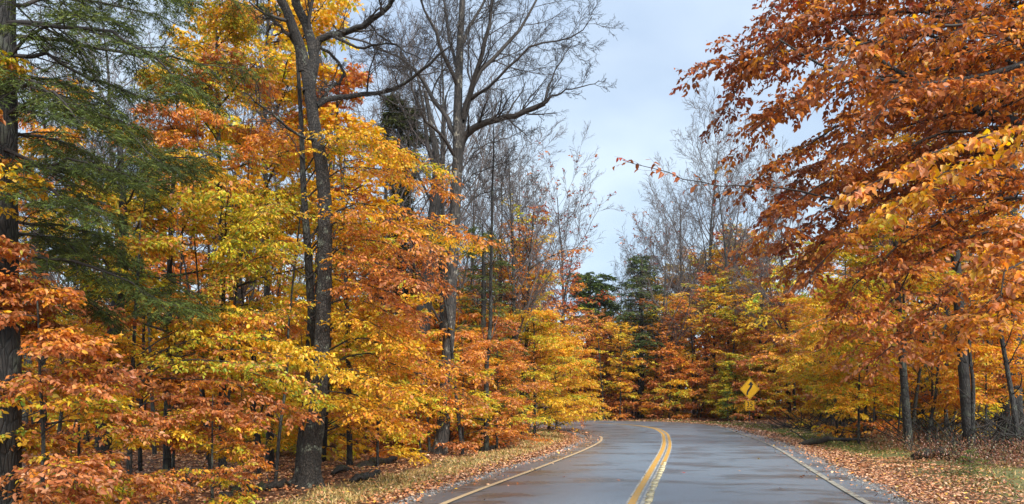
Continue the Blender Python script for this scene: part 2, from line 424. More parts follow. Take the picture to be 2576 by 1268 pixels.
# ground sheet
def ground():
    xs = np.r_[-900, -400, -160, -80, np.arange(-50, -14, 1.0), np.arange(-14, 24, .3), np.arange(24, 50, 1.), 80, 160, 400, 900]
    ys = np.r_[-600, -200, -60, np.arange(-20, 6, 2), np.arange(6, 40, .3), np.arange(40, 90, 1.), 120, 200, 450, 1200]
    X, Y = np.meshgrid(xs, ys); x, y = X.ravel(), Y.ravel()
    s, d = road_side(x, y)
    z = gz(x, y) - .03 * (d < .0) - .012
    far = np.maximum(np.abs(x) - 90, 0) + np.maximum(y - 120, 0)
    z = np.where(far > 0, z * np.exp(-far / 50), z)
    wv = verge_width(x, y, s)
    # masks: r = gravel, g = grass verge, b = green share
    gravel = 1 - sm(.2, .5, d + .25 * nz2(x, y, 2.2, 4.))
    grass = sm(.7, 1.3, d) * (1 - sm(wv - .3, wv + .5, d))
    grass = np.where(s > 0, grass * sm(1.2, 2.6, d), grass)
    grn = np.where(s > 0, .6, .2 + .4 * sm(28, 45, y))
    nx, ny = len(xs), len(ys)
    id_ = np.arange(nx * ny).reshape(ny, nx)
    Q = np.stack([id_[:-1, :-1], id_[:-1, 1:], id_[1:, 1:], id_[1:, :-1]], -1).reshape(-1, 4)
    g = Geo(); g.add(np.stack([x, y, z], 1), q=Q, c=np.stack([gravel, grass, grn], 1))
    m, t, N, L = mat_new('woodland_floor')
    o = N('ShaderNodeOutputMaterial'); p = N('ShaderNodeBsdfPrincipled'); p.inputs['Roughness'].default_value = .75
    ge = N('ShaderNodeNewGeometry'); at = N('ShaderNodeAttribute'); at.attribute_name = 'Col'; sp = N('ShaderNodeSeparateColor')
    vo = N('ShaderNodeTexVoronoi'); vo.inputs['Scale'].default_value = 14
    vr = N('ShaderNodeValToRGB'); e = vr.color_ramp.elements
    e[0].position = 0; e[0].color = (.07, .03, .014, 1); e[1].position = 1; e[1].color = (.26, .11, .04, 1)
    for q, c in ((.3, (.13, .05, .02, 1)), (.55, (.035, .02, .012, 1)), (.75, (.19, .07, .028, 1))):
        k = e.new(q); k.color = c
    sc_ = N('ShaderNodeSeparateColor')
    nz = N('ShaderNodeTexNoise'); nz.inputs['Scale'].default_value = 5; nz.inputs['Detail'].default_value = 8; nz.inputs['Roughness'].default_value = .75
    gr = N('ShaderNodeValToRGB'); gr.color_ramp.elements[0].position = .35; gr.color_ramp.elements[0].color = (.05, .04, .015, 1)
    gr.color_ramp.elements[1].position = .65; gr.color_ramp.elements[1].color = (.25, .18, .06, 1)
    n3 = N('ShaderNodeTexNoise'); n3.inputs['Scale'].default_value = 38; n3.inputs['Detail'].default_value = 3
    gv = N('ShaderNodeValToRGB'); gv.color_ramp.elements[0].position = .4; gv.color_ramp.elements[0].color = (.05, .048, .045, 1)
    gv.color_ramp.elements[1].position = .62; gv.color_ramp.elements[1].color = (.24, .23, .22, 1)
    mu = N('ShaderNodeMath'); mu.operation = 'MULTIPLY'; r3 = N('ShaderNodeMapRange'); r3.inputs[1].default_value = .35; r3.inputs[2].default_value = .65
    m1 = N('ShaderNodeMix'); m1.data_type = 'RGBA'; m2 = N('ShaderNodeMix'); m2.data_type = 'RGBA'
    dk = N('ShaderNodeMix'); dk.data_type = 'RGBA'; dk.blend_type = 'MULTIPLY'; dk.inputs[0].default_value = .8
    dr = N('ShaderNodeValToRGB'); dr.color_ramp.elements[0].position = .3; dr.color_ramp.elements[1].position = .6; dr.color_ramp.elements[0].color = (.35, .32, .3, 1)
    bp = N('ShaderNodeBump'); bp.inputs['Strength'].default_value = .7; bp.inputs['Distance'].default_value = .03
    L(at.outputs['Color'], sp.inputs[0]); L(ge.outputs['Position'], vo.inputs['Vector']); L(ge.outputs['Position'], nz.inputs['Vector']); L(ge.outputs['Position'], n3.inputs['Vector'])
    L(vo.outputs['Color'], sc_.inputs[0]); L(sc_.outputs[0], vr.inputs[0])
    gm = N('ShaderNodeMix'); gm.data_type = 'RGBA'; gm.inputs[7].default_value = (.10, .13, .03, 1); L(sp.outputs[2], gm.inputs[0]); L(gr.outputs[0], gm.inputs[6])
    L(nz.outputs['Fac'], gr.inputs[0]); L(n3.outputs['Fac'], gv.inputs[0]); L(nz.outputs['Fac'], r3.inputs[0]); L(nz.outputs['Fac'], dr.inputs[0])
    L(sp.outputs[1], mu.inputs[0]); mu.inputs[1].default_value = .85
    L(vr.outputs[0], dk.inputs[6]); L(dr.outputs[0], dk.inputs[7])
    L(mu.outputs[0], m1.inputs[0]); L(dk.outputs[2], m1.inputs[6]); L(gm.outputs[2], m1.inputs[7])
    L(sp.outputs[0], m2.inputs[0]); L(m1.outputs[2], m2.inputs[6]); L(gv.outputs[0], m2.inputs[7])
    L(m2.outputs[2], p.inputs['Base Color']); L(vo.outputs['Distance'], bp.inputs['Height']); L(bp.outputs[0], p.inputs['Normal'])
    L(p.outputs[0], o.inputs[0])
    tag(link('ground', g.mesh('ground', m, smooth=True)), kind='structure')
ground()

def ribbon(name, A, B, z, mat, cols=2, label=None, flare=None):
    k = len(A); t = np.linspace(0, 1, cols)
    V = A[:, None] * (1 - t[None, :, None]) + B[:, None] * t[None, :, None]
    V = np.concatenate([V, np.full((k, cols, 1), z)], 2)
    if flare is not None: V[..., 2] += flare[None, :]
    id_ = np.arange(k * cols).reshape(k, cols)
    Q = np.stack([id_[:-1, :-1], id_[:-1, 1:], id_[1:, 1:], id_[1:, :-1]], -1).reshape(-1, 4)
    cc_ = RC[-k:] if k == len(RC) else RC[:k]
    lat = np.linalg.norm(V[..., :2] - cc_[:, None], axis=2) * np.where(t < .5, -1, 1)[None]
    uv = np.stack([lat, np.broadcast_to((ALONG[:k] if k <= len(ALONG) else ALONG)[:, None], (k, cols))], -1).reshape(-1, 2)
    g = Geo(); g.add(V, q=Q)
    return tag(link(name, g.mesh(name, mat, uv=uv)), kind='structure')

def asphalt():
    m, t, N, L = mat_new('wet_asphalt')
    o = N('ShaderNodeOutputMaterial'); p = N('ShaderNodeBsdfPrincipled')
    ge = N('ShaderNodeNewGeometry'); uv = N('ShaderNodeUVMap'); uv.uv_map = 'UVMap'
    mp = N('ShaderNodeMapping'); mp.inputs['Scale'].default_value = (.5, .85, 1)
    n1 = N('ShaderNodeTexNoise'); n1.inputs['Scale'].default_value = 1.0; n1.inputs['Detail'].default_value = 6; n1.inputs['Roughness'].default_value = .62; n1.inputs['Distortion'].default_value = .0
    fine = N('ShaderNodeTexNoise'); fine.inputs['Scale'].default_value = 70; fine.inputs['Detail'].default_value = 3
    mid = N('ShaderNodeTexNoise'); mid.inputs['Scale'].default_value = .55; mid.inputs['Detail'].default_value = 4
    rr = N('ShaderNodeValToRGB'); e = rr.color_ramp.elements
    e[0].position = .38; e[0].color = (.28, .28, .28, 1); e[1].position = .5; e[1].color = (.46, .46, .46, 1)
    cr = N('ShaderNodeValToRGB'); cr.color_ramp.elements[0].position = .39; cr.color_ramp.elements[0].color = (.034, .042, .052, 1)
    cr.color_ramp.elements[1].position = .52; cr.color_ramp.elements[1].color = (.10, .138, .178, 1)
    bp = N('ShaderNodeBump'); bp.inputs['Strength'].default_value = .6; bp.inputs['Distance'].default_value = .005
    b2 = N('ShaderNodeBump'); b2.inputs['Strength'].default_value = .12; b2.inputs['Distance'].default_value = .02
    L(uv.outputs[0], mp.inputs[0]); L(mp.outputs[0], n1.inputs['Vector'])
    L(ge.outputs['Position'], fine.inputs['Vector']); L(ge.outputs['Position'], mid.inputs['Vector'])
    # inner lane's outer half: smoother, tree reflections painted in as darker colour; aggregate shows as fine speckle
    sx = N('ShaderNodeSeparateXYZ'); wet_reflect = N('ShaderNodeMapRange'); wet_reflect.inputs[1].default_value = -.9; wet_reflect.inputs[2].default_value = -2.3; wet_reflect.inputs[3].default_value = 1; wet_reflect.inputs[4].default_value = .68
    wn = N('ShaderNodeMath'); wn.operation = 'MULTIPLY_ADD'; wn.inputs[1].default_value = 1.6
    sp = N('ShaderNodeMapRange'); sp.inputs[1].default_value = .35; sp.inputs[2].default_value = .65; sp.inputs[3].default_value = .5; sp.inputs[4].default_value = 1.55
    v1 = N('ShaderNodeVectorMath'); v1.operation = 'SCALE'; v2 = N('ShaderNodeVectorMath'); v2.operation = 'SCALE'; rm = N('ShaderNodeMath'); rm.operation = 'MULTIPLY'
    L(uv.outputs[0], sx.inputs[0]); L(mid.outputs['Fac'], wn.inputs[0]); L(sx.outputs[0], wn.inputs[2])
    sb = N('ShaderNodeMath'); sb.operation = 'SUBTRACT'; sb.inputs[1].default_value = .8; L(wn.outputs[0], sb.inputs[0]); L(sb.outputs[0], wet_reflect.inputs[0])
    L(n1.outputs['Fac'], rr.inputs[0]); L(rr.outputs[0], rm.inputs[0]); L(wet_reflect.outputs[0], rm.inputs[1]); L(rm.outputs[0], p.inputs['Roughness'])
    L(n1.outputs['Fac'], cr.inputs[0]); L(fine.outputs['Fac'], sp.inputs[0]); L(cr.outputs[0], v1.inputs[0]); L(sp.outputs[0], v1.inputs['Scale'])
    L(v1.outputs[0], v2.inputs[0]); L(wet_reflect.outputs[0], v2.inputs['Scale']); L(v2.outputs[0], p.inputs['Base Color'])
    L(mid.outputs['Fac'], b2.inputs['Height']); L(fine.outputs['Fac'], bp.inputs['Height']); L(b2.outputs[0], bp.inputs['Normal']); L(bp.outputs[0], p.inputs['Normal'])
    p.inputs['Specular IOR Level'].default_value = 1.0
    p.inputs['Coat Weight'].default_value = 1.0; p.inputs['Coat Roughness'].default_value = .42; p.inputs['Coat IOR'].default_value = 1.6
    L(p.outputs[0], o.inputs[0])
    return m

M_ASPH = asphalt()
# pavement with a slightly ragged edge
jl = rng.normal(0, .03, (len(RC), 1)); jr = rng.normal(0, .03, (len(RC), 1))
road = ribbon('road', PAVL + nL * jl, PAVR + nR * jr, .0, M_ASPH, cols=9, flare=.022 - .03 * (np.linspace(-1, 1, 9) ** 8))

def paint_mat(name, col, wear=.45, scale=5, rough=.4, under=(.05, .05, .055)):
    m, t, N, L = mat_new(name)
    o = N('ShaderNodeOutputMaterial'); p = N('ShaderNodeBsdfPrincipled'); p.inputs['Roughness'].default_value = rough
    ge = N('ShaderNodeNewGeometry'); nz = N('ShaderNodeTexNoise'); nz.inputs['Scale'].default_value = scale; nz.inputs['Detail'].default_value = 7; nz.inputs['Roughness'].default_value = .7
    r = N('ShaderNodeValToRGB'); r.color_ramp.elements[0].position = wear - .08; r.color_ramp.elements[1].position = wear + .06
    r.color_ramp.elements[0].color = (*under, 1); r.color_ramp.elements[1].color = (*col, 1)
    L(ge.outputs['Position'], nz.inputs['Vector']); L(nz.outputs['Fac'], r.inputs[0]); L(r.outputs[0], p.inputs['Base Color']); L(p.outputs[0], o.inputs[0])
    return m
M_YEL = paint_mat('yellow_line_paint', (.58, .30, .03), .40, 6, under=(.4, .33, .2))
M_OLD = paint_mat('old_pale_paint', (.46, .43, .36), .44, 7)
M_CHIP = paint_mat('chipped_cream_paint', (.58, .49, .28), .40, 9)
M_EDGE = paint_mat('edge_line_paint', (.45, .33, .19), .33, 5)
M_EDGE_R = paint_mat('worn_white_edge_paint', (.34, .32, .26), .46, 6)
M_TAR = plain_mat('tar_seal', (.018, .018, .02), .22, 6, .3)

sl_ = slice(0, 12 * SUBD)
ZR = .022
def line(name, base, nvec, o0, o1, z, mat, last=None, first=0):
    a = base + nvec * o0; b = base + nvec * o1; q = slice(first, last or 12 * SUBD)
    return ribbon(name, a[q], b[q], z, mat)
# wobble for the wear
line('old_centre_paint', RC, nR, -.225, -.035, ZR + .004, M_OLD, int(9.2 * SUBD))
line('old_centre_paint', RC, nR, .0, .155, ZR + .004, M_OLD, int(9.2 * SUBD))
line('yellow_centre_line', RC, nR, -.185, -.07, ZR + .012, M_YEL, int(9.6 * SUBD))
line('yellow_centre_line', RC, nR, .035, .13, ZR + .012, M_YEL, int(9.6 * SUBD), int(4.1 * SUBD))
line('left_edge_line', RL, -nL, -.055, .055, ZR + .004, M_EDGE, int(6.6 * SUBD))
line('right_edge_line', RR_, -nR, -.06, .06, ZR + .004, M_EDGE_R)

# crumbled paint chips along the right-hand side of the double line
def chips():
    g = Geo(); a = float(np.interp(8, RC[:90, 1], ALONG[:90])); a1 = float(np.interp(19.2, RC[:90, 1], ALONG[:90]))
    while a < a1:
        ln = rng.uniform(.12, .75); gap = rng.uniform(.03, .16)
        i0, i1 = a, a + ln
        c = [np.array([np.interp(q, ALONG, RC[:, 0]), np.interp(q, ALONG, RC[:, 1])]) for q in (i0, i1)]
        tn = nrm(c[1] - c[0]); nn = np.array([tn[1], -tn[0]])
        w0 = .04 + rng.uniform(-.02, .03); w1 = .15 + rng.uniform(-.02, .02)
        V = [c[0] + nn * w0 + tn * rng.uniform(0, .05), c[0] + nn * w1, c[1] + nn * w1 + tn * rng.uniform(-.05, .05), c[1] + nn * w0]
        top = np.array([[*v, ZR + .018] for v in V]); bot = top.copy(); bot[:, 2] = ZR + .003
        g.add(np.vstack([top, bot]), q=[[3, 2, 1, 0], [0, 1, 5, 4], [1, 2, 6, 5], [2, 3, 7, 6], [3, 0, 4, 7]])
        a += ln + gap
    tag(link('chipped_centre_paint', g.mesh('chipped_centre_paint', M_CHIP)), kind='structure')
chips()

# ------------------------------------------------------------------ ground cover
def in_view(x, y, z=0., pad=.06):
    u = x / np.maximum(y, .1) * (26 / 36); return (y > .5) & (np.abs(u) < .5 + pad)

def scatter(n, x0, x1, y0, y1):
    return rng.uniform(x0, x1, n), rng.uniform(y0, y1, n)

def litter():
    # fallen leaves: dense at the road's edges, thinner in the woods
    sets = []
    x, y = scatter(400000, -14, 22, 10.5, 36); x3, y3 = scatter(160000, -4, 26, 36, 68); x, y = np.r_[x, x3], np.r_[y, y3]
    k = in_view(x, y); x, y = x[k], y[k]
    s, d = road_side(x, y); wv = verge_width(x, y, s)
    pr = np.where(s < 0, np.exp(-((d - .68) / .42) ** 2) * 1.0 + .2 * (d > .5) + .5 * (d > wv + .2),
                  1.0 * sm(.1, .35, d) * (1 - sm(1.5 + 1.0 * (y < 22), 2.0 + 1.6 * (y < 22), d)) + .12 * (d > 1) + .05 * (d > wv))
    patch = np.clip(.7 + .45 * nz2(x, y, 1.6, 3.) + .35 * nz2(x, y, 4.3, 1.), .12, 1)
    pr = np.where(d < 0, .3 * np.exp(d / .22), pr)
    k = (d > -1.2) & (rng.random(len(x)) < pr * patch)
    x, y, s, d = x[k], y[k], s[k], d[k]
    n = len(x); z = np.where(d > 0, gz(x, y) + rng.uniform(.004, .035, n), rng.uniform(.026, .036, n))
    pos = np.stack([x, y, z], 1)
    a = rng.uniform(0, 2 * math.pi, n)
    dv = nrm(np.stack([np.cos(a), np.sin(a), rng.normal(0, .28, n)], 1))
    nn = nrm(np.array([0, 0, 1.]) + .35 * rng.standard_normal((n, 3)))
    wv_ = nrm(np.cross(dv, nn)); nn = np.cross(wv_, dv)
    P = [(3, (.50, .22, .10)), (3, (.40, .15, .06)), (3, (.58, .34, .19)), (1.2, (.17, .065, .03)), (.5, (.66, .38, .06))]
    wt = np.array([a for a, _ in P]); C = np.array([c for _, c in P])[rng.choice(5, n, p=wt / wt.sum())] * rng.uniform(.45, 1.3, (n, 1))
    g = Geo(); LL = rng.uniform(.05, .095, n) * (1 + .9 * (y > 36))
    leaf_geo(g, [pos, dv, wv_, nn, LL, C, .6])
    o = link('fallen_leaves', g.mesh('fallen_leaves', M_LITTER))
    tag(o, 'carpet of brown and orange fallen leaves along the road edges and under the trees', 'fallen leaves', kind='stuff')
    # grass blades
    x, y = scatter(800000, -8, 26, 10.5, 68)
    k = in_view(x, y); x, y = x[k], y[k]
    s, d = road_side(x, y); wv = verge_width(x, y, s)
    dens = np.clip(14 / y, .25, 1)
    pl = np.where(s < 0, sm(.75, 1.25, d) * (1 - sm(wv - .2, wv + .4, d)), .25 * sm(1.6, 2.6, d) * (1 - sm(wv, wv + 1.5, d)) + .95 * sm(20, 27, y) * sm(1.2, 1.7, d) * (1 - sm(3.2, 4.2, d)))
    pl = pl * np.clip(.7 + .5 * nz2(x, y, 2.1, 8.), .1, 1)
    k = (d > .2) & (rng.random(len(x)) < pl * dens)
    x, y, s, d = x[k], y[k], s[k], d[k]; n = len(x)
    z = gz(x, y) - .01; h = rng.uniform(.04, .13, n) * np.where(s < 0, 1.0, .9) * (.75 + .35 * nz2(x, y, 1.1, 2.))
    b = np.stack([x, y, z], 1); a = rng.uniform(0, 2 * math.pi, n); wd = (.004 + .0007 * y)[:, None] * np.stack([np.cos(a), np.sin(a), 0 * a], 1)
    tip = b + np.stack([rng.normal(0, .05, n), rng.normal(0, .05, n), h], 1)
    tan_ = np.array([(.50, .34, .13), (.42, .26, .09), (.58, .42, .2), (.30, .20, .06)]); grn = np.array([(.12, .19, .035), (.2, .24, .05), (.3, .27, .08), (.10, .14, .03)])
    gsh = np.where(s < 0, .12 + .5 * sm(26, 42, y) * (nz2(x, y, .6, 9.) > -.1), .5 + .4 * sm(20, 30, y))
    pick = rng.random(n) < gsh
    C = np.where(pick[:, None], grn[rng.integers(0, 4, n)], tan_[rng.integers(0, 4, n)]) * rng.uniform(.75, 1.2, (n, 1))
    g = Geo(); g.add(np.stack([b - wd, b + wd, tip], 1), t=np.arange(3 * n).reshape(-1, 3), c=np.repeat(C, 3, 0))
    o = link('grass', g.mesh('grass', M_GRASS))
    tag(o, 'short tan and green grass on the road verges', 'grass', kind='stuff')
    # gravel stones on the shoulder
    x, y = scatter(160000, -4, 16, 10.5, 36); k = in_view(x, y); x, y = x[k], y[k]
    s, d = road_side(x, y); k = (d > -.02) & (rng.random(len(x)) < np.exp(-((d - .2) / .25) ** 2) * .9); x, y = x[k], y[k]; n = len(x)
    r = rng.uniform(.008, .026, n)[:, None]; c = np.stack([x, y, gz(x, y) + .002], 1)
    O = np.array([[1, 0, 0], [-.4, .9, 0], [-.6, -.8, 0], [0, .1, .8]]) 
    V = c[:, None] + r[:, None] * O[None] * rng.uniform(.6, 1.3, (n, 4, 3))
    kk = np.arange(n)[:, None] * 4
    g = Geo(); g.add(V, t=np.concatenate([kk + np.array([[0, 1, 3]]), kk + np.array([[1, 2, 3]]), kk + np.array([[2, 0, 3]])]), c=np.repeat(rng.uniform(.08, .34, (n, 1)) * np.array([[1, .97, .93]]), 4, 0))
    tag(link('gravel', g.mesh('gravel', M_LITTER)), 'grey gravel crumbs along the broken edge of the asphalt', 'gravel', kind='stuff')
    # brown weeds on the right bank
    x, y = scatter(60000, 8, 22, 17, 42); s, d = road_side(x, y); wv = verge_width(x, y, s)
    k = (s > 0) & (d > 2.6 + 1.2 * (y > 28)) & (d < wv + 2.0) & (rng.random(len(x)) < .5 * np.clip(nz2(x, y, .9, 6.) + .6, 0, 1)); x, y = x[k], y[k]; n = len(x)
    b = np.stack([x, y, gz(x, y)], 1); h = rng.uniform(.2, .7, n)
    P = b[:, None] + np.linspace(0, 1, 3)[None, :, None] * np.stack([rng.normal(0, .08, n), rng.normal(0, .08, n), h], 1)[:, None]
    fr = leaves_on(P, 6, .07, np.array([(.15, .045, .022), (.22, .08, .03), (.12, .10, .03)])[rng.integers(0, 3, n)], droop=-.2, wr=.3)
    g = Geo(); leaf_geo(g, fr)
    tag(link('weeds', g.mesh('weeds', M_LITTER)), 'reddish brown dead weeds on the bank right of the road', 'weeds', kind='stuff')
litter()

# ------------------------------------------------------------------ trees
LEAF_VARIANTS = {}
def leaf_part_mesh(col):
    key = tuple(np.round(np.asarray(col) * 5).astype(int))          # a few shared colours
    if key not in LEAF_VARIANTS:
        g = Geo()
        fr = [np.zeros((1, 3)), np.array([[0, 1., 0]]), np.array([[1., 0, 0]]), np.array([[0, 0, 1.]]), np.ones(1), np.array([col]), .5]
        leaf_geo(g, fr, near=True)
        LEAF_VARIANTS[key] = g.mesh('leaf', M_LEAF)
    return LEAF_VARIANTS[key]

def leaf_parts(root, fr, n):
    """the n leaves that show largest become parts of their own; returns mask of the rest"""
    pos, d, wv, nn, LL, c, wr = fr
    y = np.maximum(pos[:, 1], .3); u = pos[:, 0] / y * 1860.5 + CX; v = HV - (pos[:, 2] - CAMZ) / y * 1860.5
    ok = (u > 0) & (u < 2576) & (v > 0) & (v < 1268)
    score = np.where(ok, LL / y, 0); order = np.argsort(-score)[:n]
    order = order[score[order] > 0]
    keep = np.ones(len(pos), bool); keep[order] = False
    rl = np.array(root.location)
    for i in order:
        o = bpy.data.objects.new('leaf', leaf_part_mesh(c[i])); COL.objects.link(o); o.parent = root
        l = LL[i]; M = np.eye(4); M[:3, 0] = wv[i] * l; M[:3, 1] = d[i] * l; M[:3, 2] = nn[i] * l; M[:3, 3] = pos[i] - rl
        o.matrix_local = Matrix(M.tolist())
    return keep

def trunk_geo(pts, rad, S=16, rough=.03, flare=0., m=None):
    p = np.asarray(pts, float); rad = np.asarray(rad, float)
    q = resample(np.column_stack([p, rad]), m or max(8, 5 * len(p)))
    P, R = q[:, :3], q[:, 3]
    g = Geo(); tubes(g, P, R, S, rough=rough)
    if flare:
        V = g.v[0].reshape(len(P), S, 3); th = np.arange(S) / S * 2 * math.pi
        h = (P[:, 2] - P[0, 2]) / max(.01, flare * 3)
        fl = np.exp(-np.maximum(h, 0) * 2.2)[:, None] * (1 + .55 * np.sin(th * 4 + 1) + .3 * np.sin(th * 7))[None]
        V += (V - P[:, None]) * (fl * flare / R[:, None] * .6)[..., None]
        g.v[0] = V.reshape(-1, 3)
    return g, P, R

def auto_limbs(P, R, n, h0, h1, lmax, rise=.35, droop=.35, prof=None, az0=None, bias=None, m=10):
    """limbs round a trunk polyline between heights fraction h0..h1"""
    out_ = []
    for i in range(n):
        t = h0 + (h1 - h0) * (i + rng.random()) / n
        x = t * (len(P) - 1); j = min(int(x), len(P) - 2); f = x - j
        p = P[j] * (1 - f) + P[j + 1] * f
        az = i * 2.399 + rng.normal(0, .3) if az0 is None else az0 + rng.normal(0, .9)
        if bias is not None and rng.random() < bias[1]:
            az = bias[0] + rng.normal(0, .6)
        pr = (1 - .72 * ((t - h0) / (h1 - h0)) ** 2.6) if prof is None else prof((t - h0) / (h1 - h0))
        ln = lmax * pr * rng.uniform(.5, 1.15)
        d = np.array([math.cos(az), math.sin(az), rise * rng.uniform(.4, 1.5)]); d /= np.linalg.norm(d)
        pts = [p]
        for q in range(m - 1):
            d = nrm(d + np.array([0, 0, -droop / m * (q / m) * 2]) + rng.normal(0, .07, 3))
            pts.append(pts[-1] + d * ln / (m - 1))
        out_.append(np.array(pts))
    return out_

def foliage(limbs, r0, pal_in, pal_out, Lf, sec=12, ter=6, lk=6, width=.9, tl=.3, near=False, droop=.5, wr=.5, flat=.45, t0=.15, sag=-.05, twigs=True, grey=False, var=0.):
    """planar sprays. limbs (n,m,3). returns (wood Geo, leaf frames)"""
    Pm = np.asarray(limbs, float); n, m, _ = Pm.shape
    Lm = np.linalg.norm(np.diff(Pm, axis=1), axis=2).sum(1)
    R = r0 * np.linspace(1, .15, m)[None] * (Lm / Lm.max())[:, None] ** .5
    g = Geo(); tubes(g, Pm, R, 5 if Pm[:, :, 1].mean() < 17 else 3)
    S2, R2, t2, i2 = grow(Pm, R, sec, t0, 1., 55, 1, 5, True, (0, 0, sag), .09, .5, absL=width * (Lm / Lm.max())[:, None] ** .4, fall=.55)
    S3, R3, t3, i3 = grow(S2, R2, ter, .05, 1., 50, 1, 4, True, (0, 0, sag * 1.6), .12, .6, absL=tl, fall=.3)
    if twigs:
        tubes(g, S2[:, [0, 2, 4]], R2[:, [0, 2, 4]], 3)
        if Pm[:, :, 1].mean() < 17: tubes(g, S3[:, [0, 3]], R3[:, [0, 3]], 3)
    tt = t2[i3]; li = i2[i3]
    pi = [pal_in] * n if isinstance(pal_in, str) else list(pal_in)
    po = [pal_out] * n if isinstance(pal_out, str) else list(pal_out)
    if var:
        V_ = ('lime', 'yellow', 'lime', 'orange', 'mixed', 'yellow', 'limeor', 'brown')
        for q in range(n):
            if rng.random() < var: pi[q] = po[q] = V_[rng.integers(len(V_))]
    names = sorted(set(pi) | set(po)); ln_ = len(S3)
    # the colour of each twig: blend along the limb
    usein = rng.random(ln_) > np.clip(tt * 1.5 - .25, 0, 1)
    which = np.where(usein, np.array([names.index(a) for a in pi])[li], np.array([names.index(a) for a in po])[li])
    wl = np.repeat(which, lk)
    C = np.empty((ln_ * lk, 3))
    for q, nm_ in enumerate(names):
        k = wl == q; C[k] = pal_pick(nm_, k.sum())
    # leaves of a twig resemble each other
    Cm = C.reshape(ln_, lk, 3); Cm = Cm * .6 + Cm[:, :1] * .4
    fr = leaves_on(S3, lk, Lf, Cm, droop, wr, flat=flat)
    # also leaves on secondary tips
    return g, fr

def put_tree(name, label, cat, base, trunk=None, bark=None, wood=None, wood_mat=None, fr=None, parts=0, near=False, group=None, crown='crown', leaf_mat_=None, needles=False, limbs=None, limb_mat=None):
    root = empty(name, base, label, cat, group)
    if trunk is not None: link('trunk', trunk.mesh('trunk', bark, smooth=True), root)
    if limbs:
        for lg in limbs: link('limb', lg.mesh('limb', limb_mat or bark, smooth=True), root)
    if wood is not None and wood.n: link('branches', wood.mesh('branches', wood_mat or M_TWIG, smooth=True), root)
    if fr is not None:
        g = Geo(); fl = fr if isinstance(fr, list) and isinstance(fr[0], list) else [fr]
        for q, f in enumerate(fl):
            keep = leaf_parts(root, f, parts) if parts and q == 0 else None
            if needles: needle_geo(g, f)
            else: leaf_geo(g, f, near=near, keep=keep)
        o = link(crown, g.mesh(crown, leaf_mat_ or M_LEAF), root)
        if parts: o['kind'] = 'stuff'
    return root

def gpt(u, v, D=None):
    """point on the ground seen at (u, v)"""
    D = D or 2976.8 / (v - HV)
    x = (u - CX) / F * D
    return np.array([x, D, gz1(x, D)])

def base_fix(pts):
    pts = [np.array(p, float) for p in pts]; pts[0][2] = gz1(pts[0][0], pts[0][1]) - .08
    return pts

